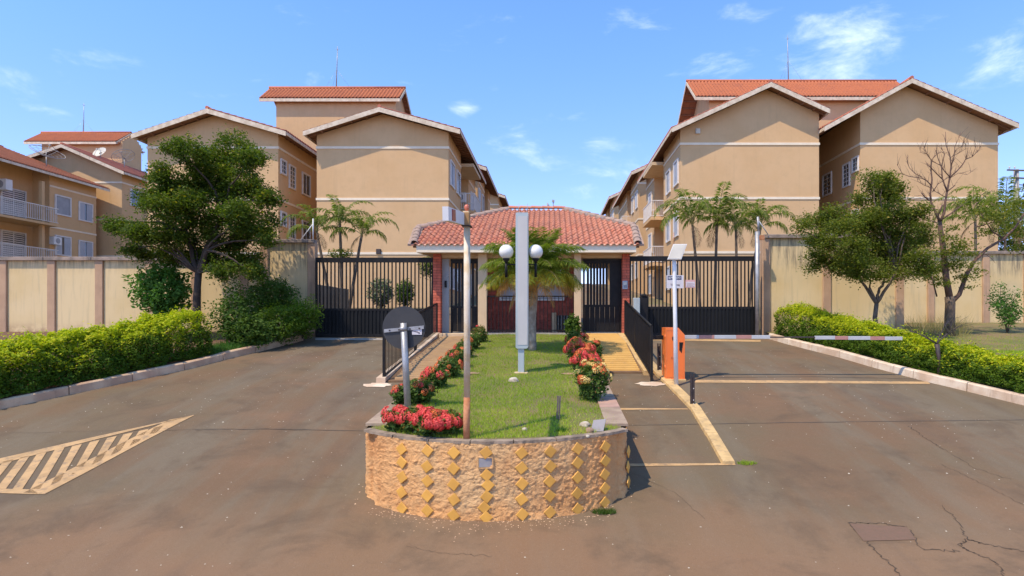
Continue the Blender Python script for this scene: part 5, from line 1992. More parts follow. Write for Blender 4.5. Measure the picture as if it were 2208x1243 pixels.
def side_rail(label, x0, y0, zb0, zt0, x1, y1, zb1, zt1):
    t = thing('guard_rail', (x0, y0, zb0), label, 'railing')
    f = lambda k: Vector((x0 + (x1 - x0) * k, y0 + (y1 - y0) * k, 0))
    def pt(k, top): p = f(k); p.z = (zt0 + (zt1 - zt0) * k) if top else (zb0 + (zb1 - zb0) * k); return p
    MB().tube([pt(0, 1), pt(1, 1)], .024, 8).build('handrail', MT['black'], t)
    MB().bar(pt(0, 0) + Vector((0, 0, .1)), pt(1, 0) + Vector((0, 0, .1)), .03).build('bottom_rail', MT['black'], t)
    for k in (0, .5, 1):
        a, b = pt(k, 0), pt(k, 1)
        MB().box(a.x - .022, a.x + .022, a.y - .022, a.y + .022, a.z - .05, b.z).build('post', MT['black'], t)
    n = int(math.hypot(x1 - x0, y1 - y0) / .1)
    bm_ = MB().box(-.006, .006, -.006, .006, 0, 1).mesh('bar', MT['black'])
    for i in range(1, n):
        k = i / n
        a, b = pt(k, 0), pt(k, 1)
        link('bar', bm_, t, (a.x, a.y, a.z + .1), None, (1, 1, b.z - a.z - .1))
    return t


side_rail('black barred guard rail along the left ramp', X(828, 10.8), 10.8, .90, Z(710, 10.8), X(942, 15.95), 15.95, 1.50, Z(655, 15.95))
side_rail('black barred guard rail along the right ramp', X(1405, 10.8), 10.8, .90, Z(704, 10.8), X(1348, 15.6), 15.6, 1.52, Z(649, 15.6))

# yellow divider kerb between walkway and right driveway
dk_pts = [(1402, 776), (1440, 815), (1478, 850), (1512, 884), (1548, 940), (1586, 1003)]
cs = [G(u, v) for u, v in dk_pts]
dv = thing('divider_kerb', tuple(cs[3]), 'low yellow-painted kerb strip between the walkway and the right driveway', 'kerb')
for i in range(len(cs) - 1):
    a, b = cs[i], cs[i + 1]
    vs = []
    for p in (a.lerp(b, .004), b.lerp(a, .004)):
        w_ = .185 - .006 * i
        for (o_, h) in ((-w_, 0), (-w_ + .01, .045), (-.01, .045), (0, 0)):
            vs.append((p.x + o_, p.y, zr(p.y) + h - .002))
    MB().add(vs, [(0, 1, 5, 4), (1, 2, 6, 5), (2, 3, 7, 6), (0, 4, 7, 3), (0, 3, 2, 1), (4, 5, 6, 7)]).build('kerb_stone', MT['yellow_kerb'], dv)

# ------------------------------------------------------------------ street furniture
# round sign seen from behind
d = 7.17
t = thing('road_sign', tuple(P(880, 890, d)), 'round road sign seen from behind on a galvanised pole in the planter', 'sign')
c = P(871, 707, d - .03)
mb = MB()
n = 40
R = 46 * d / FOC
ring = [(c.x + R * math.cos(2 * PI * k / n), c.z + R * math.sin(2 * PI * k / n)) for k in range(n)]
vs = [(x, c.y, z) for x, z in ring] + [(x, c.y - .003, z) for x, z in ring]
mb.add(vs, [tuple(range(n)), tuple(range(2 * n - 1, n - 1, -1))] + [(k, n + k, n + (k + 1) % n, (k + 1) % n) for k in range(n)])
dsk = mb.build('disc', MT['signback'], t)
top, bot = P(870, 697, d - .08), P(880, 892, d - .08)
MB().tube([bot, top], .038, 14).build('pole', MT['galv'], t)
br = MB(); br.obox(P(871, 710, d - .045), (.235, 0, .022), (0, .004, 0), (0, 0, .020)).build('bracket', MT['galv'], t)
mb = MB()
for u in (840, 860, 884, 904):
    p = P(u, 713 - (u - 840) * .07, d - .052)
    mb.obox(p, (.008, 0, 0), (0, .004, 0), (0, 0, .008))
mb.build('bolts', MT['steel_dark'], t, kind='stuff')
MB().tube([P(870, 714, d - .08) - Vector((0, 0, .0)), P(870, 705, d - .08)], .043, 14).build('clamp', MT['galv'], t)
stk = MB().obox(P(899, 716, d - .040), (.058, 0, 0), (0, .001, 0), (0, 0, .034)).build('sticker', MT['signwhite'], t)
mb = MB()
mb.obox(P(895, 715, d - .0435), (.034, 0, -.008), (0, .001, 0), (0, 0, .004))
mb.obox(P(903, 718, d - .0435), (.012, 0, -.004), (0, .001, 0), (0, 0, .006))
mb.build('sticker_print', MT['ink'], t)

# flaking pole with camera box and beacon
d = 5.98
t = thing('signal_pole', tuple(P(1006, 948, d)), 'flaking white and rust pole with a signal box and orange beacon, in the planter front', 'pole')
MB().tube([P(1006, 950, d), P(1006, 905, d), P(1007, 857, d)], .0335, 14).build('rusty_base', MT['rust'], t, 'rust-red lower part of the pole')
MB().tube([P(1007, 857, d) + Vector((0, 0, -.001)), P(1007, 700, d), P(1007, 488, d)], .032, 14).build('shaft', MT['rustpole'], t)
hx0, hx1 = X(999, d), X(1013, d)
MB().bbox(hx0, hx1, d - .05, d + .04, Z(488, d), Z(460, d), .004).build('head_box', MT['ochrebox'], t)
MB().bbox(hx0 - .01, hx1 + .02, d - .07, d + .06, Z(489.5, d), Z(487.5, d), .002).build('base_plate', MT['steel_dark'], t)
MB().bbox(hx0 + .002, hx1 - .002, d - .045, d + .035, Z(460, d) + .001, Z(457, d), .003).build('collar', MT['cream'], t)
c = P(1006.5, 447, d)
MB().lathe((c.x, c.y, c.z - .04), [(.012, 0), (.02, .012), (.026, .03), (.024, .05), (.012, .064), (.001, .068)], 16).build('beacon', MT['beacon'], t)
# long box pointing towards the street on the left
a, b = Vector((hx0 - .008, d - .01, Z(473, d))), Vector((X(966, 5.15) - .022, 5.15, Z(461, 5.15)))
ax = (b - a); Lb = ax.length / 2
axn = ax.normalized(); sd_ = Vector((-axn.y, axn.x, 0)).normalized(); upv = axn.cross(sd_)
if upv.z < 0: upv = -upv
bx = MB().obox((a + b) / 2, axn * Lb, sd_ * .026, upv * .060).build('signal_box', MT['white'], t)
sside = sd_ if sd_.x * 1 + 0 > 0 else -sd_
cc = a.lerp(b, .72) + sside * .026
MB().obox(cc, axn * .075, sside * .006, upv * .050).build('red_lens', MT['redlens'], bx)
MB().tube([Vector((hx1, d, Z(470, d))), Vector((hx1 + .03, d + .01, Z(462, d))), Vector((hx1 + .06, d + .02, Z(466, d)))], .004, 6).build('cable', MT['offwhite'], t)

# grey-blue totem with two globe lamps
d = 9.8
t = thing('lamp_totem', tuple(P(1122, 806, d)), 'tall pale blue metal totem with two white globe lamps on the lawn', 'lamp post')
x0, x1 = X(1112, d), X(1139, d)
zb_, zt = Z(752, d), Z(459, d)
prof = []
rb = .035
for k in range(5):
    a = PI + (PI / 2) * k / 4
    prof.append((x0 + rb + rb * math.cos(a), zb_ + rb + rb * math.sin(a)))
for k in range(5):
    a = 1.5 * PI + (PI / 2) * k / 4
    prof.append((x1 - rb + rb * math.cos(a), zb_ + rb + rb * math.sin(a)))
prof += [(x1, zt - .012), (x1 - .012, zt), (x0 + .012, zt), (x0, zt - .012)]
MB().prism_xz(prof, d - .02, d + .16).build('casing', MT['totem'], t)
MB().box(x0 + .035, x1 - .012, d - .026, d - .0201, zb_ + .06, zt - .06).build('face_panel', MT['totem_face'], t)
MB().bbox(X(1117, d), X(1130, d), d + .01, d + .11, rim(9.8) - .05, zb_ - .001, .004).build('leg', MT['totem'], t)
MB().bbox(X(1108, d), X(1138, d), d - .03, d + .16, rim(9.8) - .06, rim(9.8) + .012, .006).build('base_plate', MT['cream'], t)
for u in (1118, 1137):
    MB().tube([P(u, 460, d + .03), P(u, 440, d + .03)], .006, 6).build('rod', MT['galv'], t)
MB().tube([P(1092, 571, d + .12), P(1156, 571, d + .12)], .010, 8).build('cross_arm', MT['black'], t)
for u in (1091.5, 1155):
    c = P(u, 543.5, d + .12)
    R = 15.6 * (d + .12) / FOC
    L_ = []
    for k in range(13):
        a = -PI / 2 + PI * k / 12
        L_.append((max(.001, R * math.cos(a)), R * math.sin(a)))
    lp = MB().lathe(tuple(c), L_, 28).build('globe', MT['globe'], t)
    MB().lathe((c.x, c.y, c.z - R - .04), [(.001, -.03), (.022, -.028), (.03, .0), (.055, .03), (.058, .052), (.001, .052)], 18).build('holder', MT['black'], t)
    MB().tube([c - Vector((0, 0, R + .05)), c - Vector((0, 0, R + .30))], .022, 10).build('stub', MT['black'], t)

# slim white post with tilted panel near the orange cabinet
d = 10.5
base = P(1458, 840, d)
base.z = zr(10.5) - .02
t = thing('reader_post', tuple(base), 'slim white post with a tilted square panel in front of the orange cabinet', 'post')
MB().tube([base, P(1456, 700, d), P(1454, 585, d), P(1454, 560, d)], [.040, .036, .034, .034], 12).build('shaft', MT['white'], t)
c = P(1460, 544, d - .06)
ex, ez = Vector((.118, .0, .0)), Vector((.058, .035, .135))
ny = ex.cross(ez).normalized() * .022
pnl = MB().obox(c, ex, ny, ez).build('panel', MT['white'], t)
fr = MB().obox(c - ny * 1.12 if ny.y > 0 else c + ny * 1.12, ex * .92, ny * .08, ez * .93).build('panel_face', MT['offwhite'], t)
MB().tube([P(1453, 532, d), P(1453, 502, d)], .006, 6).build('aerial', MT['rust'], t)
MB().bar(c, P(1454, 568, d), .03).build('mounting_arm', MT['galv'], t)

# orange barrier cabinet and boom
d = 11.05
x0, x1 = X(1431, d), X(1472, d)
z0, zt = zr(d) - .01, Z(707, d - .2)
t = thing('barrier_gate', ((x0 + x1) / 2, d, z0), 'orange boom barrier cabinet with a grey boom with red bands', 'barrier')
prof = [(x0, z0), (x1, z0), (x1, zt - .13), (x0 + (x1 - x0) * .66, zt), (x0, zt)]
mb = MB(); mb.prism_xz(prof, d - .18, d + .18); cab = mb.build('cabinet', MT['orange'], t)
MB().box(x0 + .12, x0 + .16, d - .186, d - .1805, Z(733, d), Z(726, d)).build('button', MT['black'], t)
mb = MB(); zz0 = Z(760, d)
mb.prism_xz([(x1 - .10, zz0 + .05), (x1 - .06, zz0), (x1 - .03, zz0 + .19), (x1 - .10, zz0 + .19)], d - .188, d - .1805)
mb.build('slot', MT['black'], t)
MB().box(x0 + .30, x1 - .02, d - .183, d - .1805, z0 + .02, zt - .16).build('door_edge', MT['orange'], t)
for (xa_, xb_, za_, zb_) in ((x0 + .02, x0 + .024, z0 + .05, zt - .05), (x0 + .02, x1 - .12, z0 + .05, z0 + .054), (x0 + .02, x1 - .12, zt - .055, zt - .051)):
    MB().box(xa_, xb_, d - .184, d - .1805, za_, zb_).build('door_seam', MT['rust'], t)
for z_ in (.2, .75):
    MB().tube([(x0 - .006, d - .17, z0 + z_), (x0 - .006, d - .17, z0 + z_ + .07)], .009, 8).build('hinge', MT['orange'], t)
MB().bbox(x0 - .02, x1 + .02, d - .21, d + .21, z0 - .03, z0 + .018, .006).build('base_plate', MT['yellow_kerb'], t)
text('B.OB', .055, (x0 + .16, d - .182, Z(771, d)), MT['rust'], t, sx=1.0)
zarm = Z(727, d)
arm_u = [(1400, 1507, 'arm'), (1507, 1540, 'redtape'), (1540, 1587, 'arm'), (1587, 1620, 'redtape'), (1620, 1660, 'arm'), (1660, 1757, 'steel_dark'),
         (1757, 1800, 'arm'), (1800, 1828, 'redtape'), (1828, 1876, 'arm'), (1876, 1907, 'redtape'), (1907, 1945, 'arm')]
for a, b, m in arm_u:
    h = .032 if m != 'steel_dark' else .012
    sag = -.03 * max(0, (a - 1600) / 345)
    xa_, xb_ = X(a, d + .02), X(b, d + .02)
    if a == 1400: xa_ = x1 + .004
    MB().bbox(xa_, xb_ - .001, d + .0, d + .045, zarm - h + sag, zarm + h + sag, .004).build('boom_section', MT[m], t)
MB().bbox(X(1405, 11.1), x0 - .004, d, d + .05, zarm - .05, zarm + .03, .005).build('counterweight', MT['black'], t)

# brown flat steel stakes
for (u, v0, v1, lab) in ((1493, 877, 806, 'nearest brown steel stake beside the yellow divider kerb'), (1421, 803, 741, 'brown steel stake left of the orange cabinet')):
    g = G(u, v0)
    dd = g.y
    t = thing('steel_stake', tuple(g), lab, 'stake')
    zt = Z(v1, dd)
    mb = MB()
    for s in (-1, 1):
        mb.box(g.x + s * .022 - .012, g.x + s * .022 + .012, dd - .012, dd + .012, g.z - .02, zt)
    mb.box(g.x - .012, g.x + .012, dd - .002, dd + .006, g.z, zt - .05)
    mb.build('channel', MT['steel_dark'], t)
    mb = MB()
    for z in (.2, .08, .55):
        mb.obox((g.x + .015, dd - .016, g.z + z * (zt - g.z)), (.006, 0, 0), (0, .003, 0), (0, 0, .007))
    mb.build('rivets', MT['white'], t, kind='stuff')
# wooden stake on the lawn
p0 = P(1203, 899, 5.63 + .0)
dd = 6.72
p0 = Vector((X(1203, dd), dd, bed_z(X(1203, dd), dd) - .02)); p1 = P(1206, 854, dd)
mb = MB(); mb.bar(p0 + Vector((-.012, 0, 0)), p1 + Vector((-.014, 0, 0)), .026, .02); mb.bar(p0 + Vector((.012, .006, 0)), p1 + Vector((.010, .006, 0)), .020, .018)
tag(mb.build('wooden_stake', MT['wood']), 'short weathered stake standing in the lawn near the planter rim', 'stake')

# stones
def stone(label, c, r, m, seed, flat=.65, group=None):
    mb = MB()
    n1, n2 = 9, 7
    vs = []
    for j in range(n2 + 1):
        th = PI * j / n2
        for i in range(n1):
            ph = 2 * PI * i / n1
            q = Vector((math.sin(th) * math.cos(ph), math.sin(th) * math.sin(ph), math.cos(th)))
            k = 1 + .28 * mnoise.noise(q * 1.6 + Vector((seed, 0, 0)))
            vs.append((c[0] + q.x * r * k, c[1] + q.y * r * k * .8, c[2] + q.z * r * k * flat))
    fs = [(j * n1 + i, j * n1 + (i + 1) % n1, (j + 1) * n1 + (i + 1) % n1, (j + 1) * n1 + i) for j in range(n2) for i in range(n1)]
    mb.add(vs, fs)
    return tag(mb.build('stone', m), label, 'stone', group)


def onbed(u, v):
    d_ = 1.65 / ((v - 586) / FOC)
    x = X(u, d_)
    return (x, d_, bed_z(x, d_))


for (u, v, r, m, lab, fl) in ((1107, 824, .075, 'stone', 'cream stone in the middle of the lawn in front of the totem', .7), (1131, 928, .032, 'stone', 'small pale stone near the planter rim', .7),
                              (1262, 917, .060, 'stone', 'yellowish pale stone beside the grey slab in the right corner', .6),
                              (1271, 930, .042, 'stone_r', 'brown stone leaning against the grey slab', .9), (1267, 940, .02, 'stone', 'tiny cream pebble below the brown stone', .8)):
    p = onbed(u, v)
    stone(lab, (p[0], p[1], p[2] + r * fl * .35), r, MT[m], u * .1, fl)
p = onbed(1290, 925)
tag(MB().obox((p[0], p[1], p[2] + .04), (.065, -.02, .01), (.02, .07, .05), (0, -.006, .010)).build('stone_slab', MT['slate']), 'grey flat slab propped in the right corner of the planter', 'slab')
for (u, v, lab) in ((1020, 806, 'sandy bare patch left of the totem'), (1228, 806, 'sandy bare patch right of the totem')):
    p = onbed(u, v)
    mb = MB(); ring = []
    for k in range(12):
        a = 2 * PI * k / 12; rr = random.uniform(.7, 1.2)
        ring.append((p[0] + .13 * rr * math.cos(a), p[1] + .10 * rr * math.sin(a), p[2] + .012 + .0754 * .1 * math.sin(a)))
    mb.add([(p[0], p[1], p[2] + .02)] + ring, [(0, 1 + k, 1 + (k + 1) % 12) for k in range(12)])
    tag(mb.build('bare_patch', MT['stone_r']), None, None, None, 'structure')

# utility pole behind the right-hand wall
d = 46
t = thing('utility_pole', tuple(P(2193, 640, d)), 'concrete utility pole with crossarms behind the right-hand wall', 'utility pole')
MB().tube([P(2193, 640, d), P(2191, 366, d)], [.30, .17], 10).build('shaft', MT['concrete'], t)
for v, w_, z_ in ((369, 1.5, 0), (385, .8, .1)):
    c = P(2191, v, d)
    MB().bar(c + Vector((-.9 * (w_ / 1.5), -.3, -.25 * z_)), c + Vector((w_ * 1.4, .1, .0)), .10, .10).build('crossarm', MT['wood'], t)
mb = MB()
for k in (-.7, -.3, .5, 1.1, 1.8):
    c = P(2191, 366, d) + Vector((k, -.25, 0))
    mb.lathe(tuple(c), [(.03, 0), (.06, .08), (.045, .16), (.001, .2)], 8)
mb.build('insulators', MT['offwhite'], t, kind='stuff')
mb = MB()
for k in range(3):
    c = P(2191, 398 + k * 8, d)
    mb.bar(c, c + Vector((1.4, -.2, .15 * k - .2)), .05)
    mb.obox(c + Vector((.5 + .3 * k, -.2, -.1)), (.08, 0, 0), (0, .08, 0), (0, 0, .14))
mb.bar(P(2191, 372, d), P(2170, 381, d) + Vector((0, -1, 0)), .04)
mb.build('brackets', MT['steel_dark'], t, kind='stuff')

# ------------------------------------------------------------------ vegetation: trees
d = 14.5
bx = P(418, 668, d); bx.z = zr(d) + VH - .05
tree('large dense dark green tree in front of the left boundary wall', bx, P(428, 590, d),
     [(395, 330, 42, 26), (512, 320, 44, 26), (540, 345, 30, 22), (470, 350, 42, 24), (450, 380, 62, 30), (350, 385, 42, 22), (335, 425, 32, 14), (400, 415, 66, 30), (500, 400, 52, 34), (552, 408, 34, 20),
      (575, 432, 22, 14), (375, 455, 66, 30), (460, 450, 72, 36), (530, 462, 50, 28), (270, 492, 38, 9), (242, 482, 16, 4), (305, 500, 44, 11), (345, 515, 56, 14), (420, 505, 72, 34),
      (500, 510, 58, 32), (560, 500, 22, 15), (285, 540, 28, 7), (320, 548, 40, 8), (395, 556, 58, 20), (470, 555, 62, 22), (535, 560, 38, 20), (552, 588, 22, 12), (480, 585, 26, 10), (585, 480, 12, 8), (575, 520, 12, 8)],
     d, MT['leaf_tree'], MT['bark'], .085, .064, 130, 9.6, .8, hubs=[P(445, 540, d - .3), P(400, 500, d + .3), P(480, 470, d)], spread=.102)
d = 14.4
bx = P(1888, 700, d); bx.z = zr(d) + VH - .05
tree('bushy green tree behind the right hedge', bx, P(1890, 655, d),
     [(1878, 384, 26, 9), (1905, 388, 26, 12), (1925, 405, 26, 14), (1888, 405, 22, 12), (1930, 430, 22, 16), (1905, 425, 28, 14), (1850, 432, 14, 12), (1880, 458, 34, 18), (1925, 462, 34, 16), (1850, 475, 28, 16),
      (1980, 455, 20, 12), (1955, 468, 24, 12), (1800, 462, 36, 14), (1780, 480, 26, 14), (1820, 495, 44, 18), (1880, 495, 44, 20), (1940, 495, 44, 18), (1985, 492, 18, 12), (1770, 515, 26, 14), (1810, 530, 48, 18),
      (1870, 530, 48, 20), (1930, 530, 48, 20), (1985, 522, 26, 14), (1795, 560, 42, 16), (1850, 565, 48, 16), (1920, 562, 48, 16), (1975, 556, 34, 14), (1755, 548, 12, 8), (1752, 578, 12, 7), (1725, 490, 18, 7), (1748, 478, 14, 5),
      (1822, 582, 30, 10), (1968, 590, 22, 8), (2000, 575, 18, 10), (1895, 470, 30, 18), (1900, 545, 50, 22), (1880, 592, 50, 12), (1920, 590, 36, 10), (1838, 560, 40, 16)],
     d, MT['leaf_tree2'], MT['bark_g'], .055, .056, 120, 8.5, .7, hubs=[P(1875, 620, d), P(1905, 610, d), P(1850, 600, d + .2), P(1930, 590, d - .2)], spread=.10)

# the third tree: live clumps low down, dead limbs above
d = 15.6
base = P(2047, 712, d); base.z = 1.60
fork = P(2047, 640, d)
t = thing('half_dead_tree', tuple(base), 'half-dead tree with bare upper branches at the right', 'tree')
MB().tube([base - Vector((0, 0, .1)), P(2048, 680, d), P(2049, 655, d), fork], [.135, .12, .115, .11], 10).build('trunk', MT['bark_g'], t)


def cp(x, y): return (1900 + x / 5.405, 270 + y / 5.405)
mb = MB()
dead = [
    ([(2047, 640), (2040, 600), (2035, 550), (2030, 510), cp(690, 1200), cp(680, 1110)], .085, .050),
    ([cp(680, 1110), cp(640, 1030), cp(580, 900), cp(572, 800), cp(592, 640), cp(580, 520), cp(585, 410)], .034, .013),
    ([cp(700, 1110), cp(735, 1020), cp(745, 900), cp(770, 770), cp(800, 610), cp(815, 480), cp(805, 380), cp(755, 230), cp(750, 80)], .036, .006),
    ([cp(770, 770), cp(740, 700), cp(712, 620), cp(705, 500), cp(660, 380), cp(635, 290)], .022, .006),
    ([cp(800, 610), cp(880, 540), cp(950, 460), cp(985, 400), cp(1060, 370), cp(1110, 320), cp(1165, 250)], .018, .005),
    ([cp(800, 605), cp(740, 540), cp(690, 470), cp(600, 425), cp(530, 340)], .014, .005),
    ([cp(815, 480), cp(850, 370), cp(860, 250), cp(930, 90)], .014, .005),
    ([cp(712, 630), cp(640, 560), cp(580, 500), cp(530, 450)], .014, .008),
    ([cp(580, 700), cp(530, 650), cp(480, 620), cp(330, 600), cp(250, 570), cp(185, 460)], .014, .005),
    ([cp(480, 610), cp(400, 570), cp(330, 500), cp(305, 440), cp(305, 380)], .010, .004),
    ([cp(575, 730), cp(500, 700), cp(430, 660), cp(420, 620)], .009, .004),
    ([cp(590, 860), cp(540, 850), cp(380, 860), cp(230, 850)], .014, .005),
    ([cp(560, 880), cp(500, 830), cp(470, 790)], .02, .014),
    ([cp(660, 1060), cp(690, 990), cp(715, 930)], .022, .018),
    ([cp(650, 1140), cp(570, 1110), cp(490, 1120)], .014, .006),
    ([cp(745, 840), cp(660, 790), cp(600, 760)], .010, .006),
    ([cp(600, 780), cp(660, 690), cp(800, 600)], .012, .006),
    ([cp(775, 770), cp(860, 705)], .016, .010),
    ([cp(720, 1090), cp(800, 1040), cp(880, 980), cp(950, 930)], .022, .012),
    ([cp(585, 410), cp(640, 350), cp(700, 310), cp(740, 340)], .009, .005),
    ([cp(985, 400), cp(1010, 300), cp(1015, 220)], .009, .004), ([cp(1060, 370), cp(1095, 280), cp(1100, 220)], .007, .004),
    ([cp(705, 480), cp(740, 340), cp(700, 260)], .012, .005), ([cp(585, 410), cp(520, 320), cp(500, 250)], .008, .004),
    ([cp(800, 620), cp(900, 560), cp(1000, 580), cp(1060, 540)], .007, .003), ([cp(530, 340), cp(460, 320), cp(450, 280)], .006, .003),
    ([cp(805, 380), cp(900, 330), cp(980, 280), cp(990, 220)], .008, .004), ([cp(860, 300), cp(940, 250), cp(960, 200)], .006, .003),
    # the long low limb reaching out to the right
    ([(2049, 655), (2068, 636), (2085, 590), (2100, 565), (2130, 535), (2165, 515), (2190, 490), (2215, 450)], .062, .018),
    ([(2165, 515), (2140, 500), (2120, 470), (2105, 440), (2140, 410)], .02, .006), ([(2105, 490), (2140, 480), (2180, 475)], .016, .006),
    ([(2125, 548), (2140, 560), (2146, 568)], .008, .004), ([(2020, 640), (2010, 600), (1990, 580), (1950, 560)], .02, .008),
]
for pl, r0, r1 in dead:
    k = len(pl)
    dd = d + random.uniform(-.12, .12)
    pts = [P(u, v, d if i == 0 else d + (dd - d) * i / k) for i, (u, v) in enumerate(pl)]
    mb.tube(pts, list(np.linspace(r0, r1, k)), 7)
    for i in range(1, k):
        for q in range(3):
            if r0 < .03 or i > 2:
                a = pts[i - 1].lerp(pts[i], random.random())
                L_ = random.uniform(.10, .38)
                dv_ = (pts[i] - pts[i - 1]).normalized() + Vector((random.gauss(0, .6), random.gauss(0, .5), abs(random.gauss(.3, .5))))
                if a.z > 4.0: limb(mb, a, a + dv_.normalized() * L_, .0045, .002, .06, 3, 4)
mb.build('bare_branches', MT['deadbark'], t, kind='stuff')
C, Rr = [], []
for (u, v, ru, rv) in ((2052, 492, 12, 8), (2045, 515, 18, 8), (2070, 530, 26, 13), (2045, 545, 30, 12), (2090, 548, 18, 9), (2060, 570, 34, 12), (2030, 580, 26, 11), (2010, 600, 22, 8), (2085, 598, 22, 8), (2105, 585, 12, 6),
                       (2030, 612, 18, 7), (2085, 620, 10, 5), (1995, 590, 16, 7), (2150, 470, 26, 14), (2185, 500, 26, 16), (2175, 455, 30, 12), (2120, 455, 16, 8), (2200, 440, 18, 12), (2130, 500, 20, 8), (2195, 535, 14, 10)):
    n_ = int(ru * rv * 1.6)
    dd = d + random.uniform(-.5, .5)
    c = np.array(P(u, v, dd)); a = rng.normal(0, .55, (n_, 3)) * np.array([ru * dd / FOC, .3, rv * dd / FOC])
    C.append(c + a); Rr.append(rng.random(n_))
leaf_obj('crown', t, np.concatenate(C), .065, MT['leaf_tree2'], np.concatenate(Rr))

# ------------------------------------------------------------------ palms
def frond_mesh(name, L_, droop, width, m, nleaf=34, lift=.9, vee=.5, tips=.5, wl=1.0):
    """a frond in its own frame: starts at the origin, heads along +x, rises then arches over"""
    pts = []
    x = z = 0.0
    ang = lift
    n_ = 16
    for i in range(n_ + 1):
        pts.append(Vector((x, 0, z)))
        x += math.cos(ang) * L_ / n_; z += math.sin(ang) * L_ / n_
        ang -= droop / n_ * (.5 + 1.0 * i / n_)
    mb = MB()
    mb.tube(pts, list(np.linspace(.013, .003, n_ + 1)), 5)
    nr = len(mb.f)
    rn = [.3] * len(mb.v)
    for i in range(nleaf):
        t_ = .14 + .86 * (i + .5) / nleaf
        k = t_ * n_
        i0 = min(int(k), n_ - 1)
        p = pts[i0].lerp(pts[i0 + 1], k - i0)
        tg = (pts[i0 + 1] - pts[i0]).normalized()
        w_ = width * math.sin(PI * min(1, .12 + t_ * .92)) ** .7
        for s in (-1, 1):
            dr = (tg * random.uniform(.5, .8) + Vector((0, s, 0)) * 1.0 + Vector((0, 0, 1)) * random.uniform(-.35, vee * .6)).normalized()
            l_ = w_ * random.uniform(.85, 1.12)
            q1 = p + dr * l_ * .5
            q2 = p + dr * l_ + Vector((0, 0, -tips * l_ * random.uniform(.3, .9)))
            ww = .022 * wl
            sd = tg * ww
            b_ = len(mb.v)
            mb.v += [tuple(p - sd * .4), tuple(q1 - sd * .7), tuple(q2), tuple(q1 + sd * .7), ]
            mb.f.append((b_, b_ + 1, b_ + 2, b_ + 3)); mb.sm.append(False); mb.mi.append(1)
            r_ = random.random()
            rn += [r_] * 4
    me = mb.mesh(name, [MT['rachis'], m])
    at = me.attributes.new('rnd', 'FLOAT', 'POINT')
    at.data.foreach_set('value', rn)
    return me


def palm(label, pts, r0, r1, fronds, group=None, barkm=None, name='palm_tree', crownshaft=None):
    """fronds: (azimuth deg, mesh, scale)"""
    t = thing(name, tuple(pts[0]), label, 'palm', group)
    pts = [Vector(p) for p in pts]
    P2, R2 = [], []
    n_ = 14
    acc = []
    for i in range(n_ + 1):
        k = i / n_ * (len(pts) - 1)
        i0 = min(int(k), len(pts) - 2)
        P2.append(pts[i0].lerp(pts[i0 + 1], k - i0))
        R2.append((r0 + (r1 - r0) * i / n_) * (1.0 + (.07 if i % 2 else 0)))
    MB().tube(P2, R2, 10).build('trunk', barkm or MT['palmbark'], t)
    c = pts[-1]
    if name == 'palm_tree' and r0 < .07: fronds = [(a_, m_, s_ * 1.15) for a_, m_, s_ in fronds]
    for (az, me, sc) in fronds:
        o = link('frond', me, t, c, (random.uniform(-.15, .15), 0, math.radians(az)), (sc, sc, sc))
    if crownshaft:
        MB().tube([c - Vector((0, 0, .05)), c + Vector((0, 0, crownshaft))], [r1 * 1.1, r1 * .5], 8).build('crownshaft', MT['rachis'], t)
    return t


# stocky date palm on the lawn
fm = [frond_mesh('frond', 1.35, 1.3, .42, MT['frond'], 60, 1.40, tips=.35, wl=.62), frond_mesh('frond', 1.45, 1.6, .44, MT['frond'], 60, 1.0, tips=.4, wl=.62),
      frond_mesh('frond', 1.4, 1.5, .44, MT['frond'], 58, .60, tips=.45, wl=.62), frond_mesh('frond', 1.35, 1.5, .42, MT['frond_y'], 56, .22, tips=.6, wl=.62),
      frond_mesh('frond', 1.2, 1.5, .36, MT['frond_o'], 46, .0, tips=.8, wl=.62), frond_mesh('frond', 1.05, .9, .20, MT['frond_o'], 34, -.7, tips=.9, wl=.7),
      frond_mesh('frond', 1.4, 1.6, .44, MT['frond'], 58, .30, tips=.5, wl=.62)]
fr = []
for i in range(21): fr.append((i * 137.5, fm[0], random.uniform(.78, .98)))
for i in range(18): fr.append((i * 137.5 + 40, fm[1], random.uniform(.80, 1.0)))
for i in range(16): fr.append((i * 137.5 + 80, fm[2], random.uniform(.8, .98)))
for i in range(12): fr.append((i * 137.5 + 110, fm[6], random.uniform(.8, .95)))
for i in range(11): fr.append((i * 137.5 + 15, fm[3], random.uniform(.8, .98)))
for az in (205, 160, 190, 345, 20, 330, 250, 290): fr.append((az, fm[4], random.uniform(.8, .95)))
for az in (195, 215, 330, 275, 235): fr.append((az, fm[5], random.uniform(.8, .95)))
d = 12.6
palm('stocky feathery palm with yellowing lower fronds behind the totem', [(X(1148, d), d, rim(d) - .05), (X(1147, d), d, Z(690, d)), (X(1152, d), d, Z(640, d)), (X(1150, d), d, Z(592, d))], .085, .075, fr)

# slim background palms
fb = [frond_mesh('frond', 1.8, 2.3, .27, MT['frond_bg'], 44, 1.35, vee=.9, tips=.5, wl=1.3), frond_mesh('frond', 1.8, 3.0, .29, MT['frond_bg'], 44, 1.1, vee=.6, tips=.7, wl=1.3),
      frond_mesh('frond', 1.5, 2.8, .28, MT['frond_bg'], 38, .7, vee=.3, tips=.9, wl=1.3), frond_mesh('frond', 1.0, 1.4, .25, MT['frond_dry'], 24, -.6, tips=.9)]


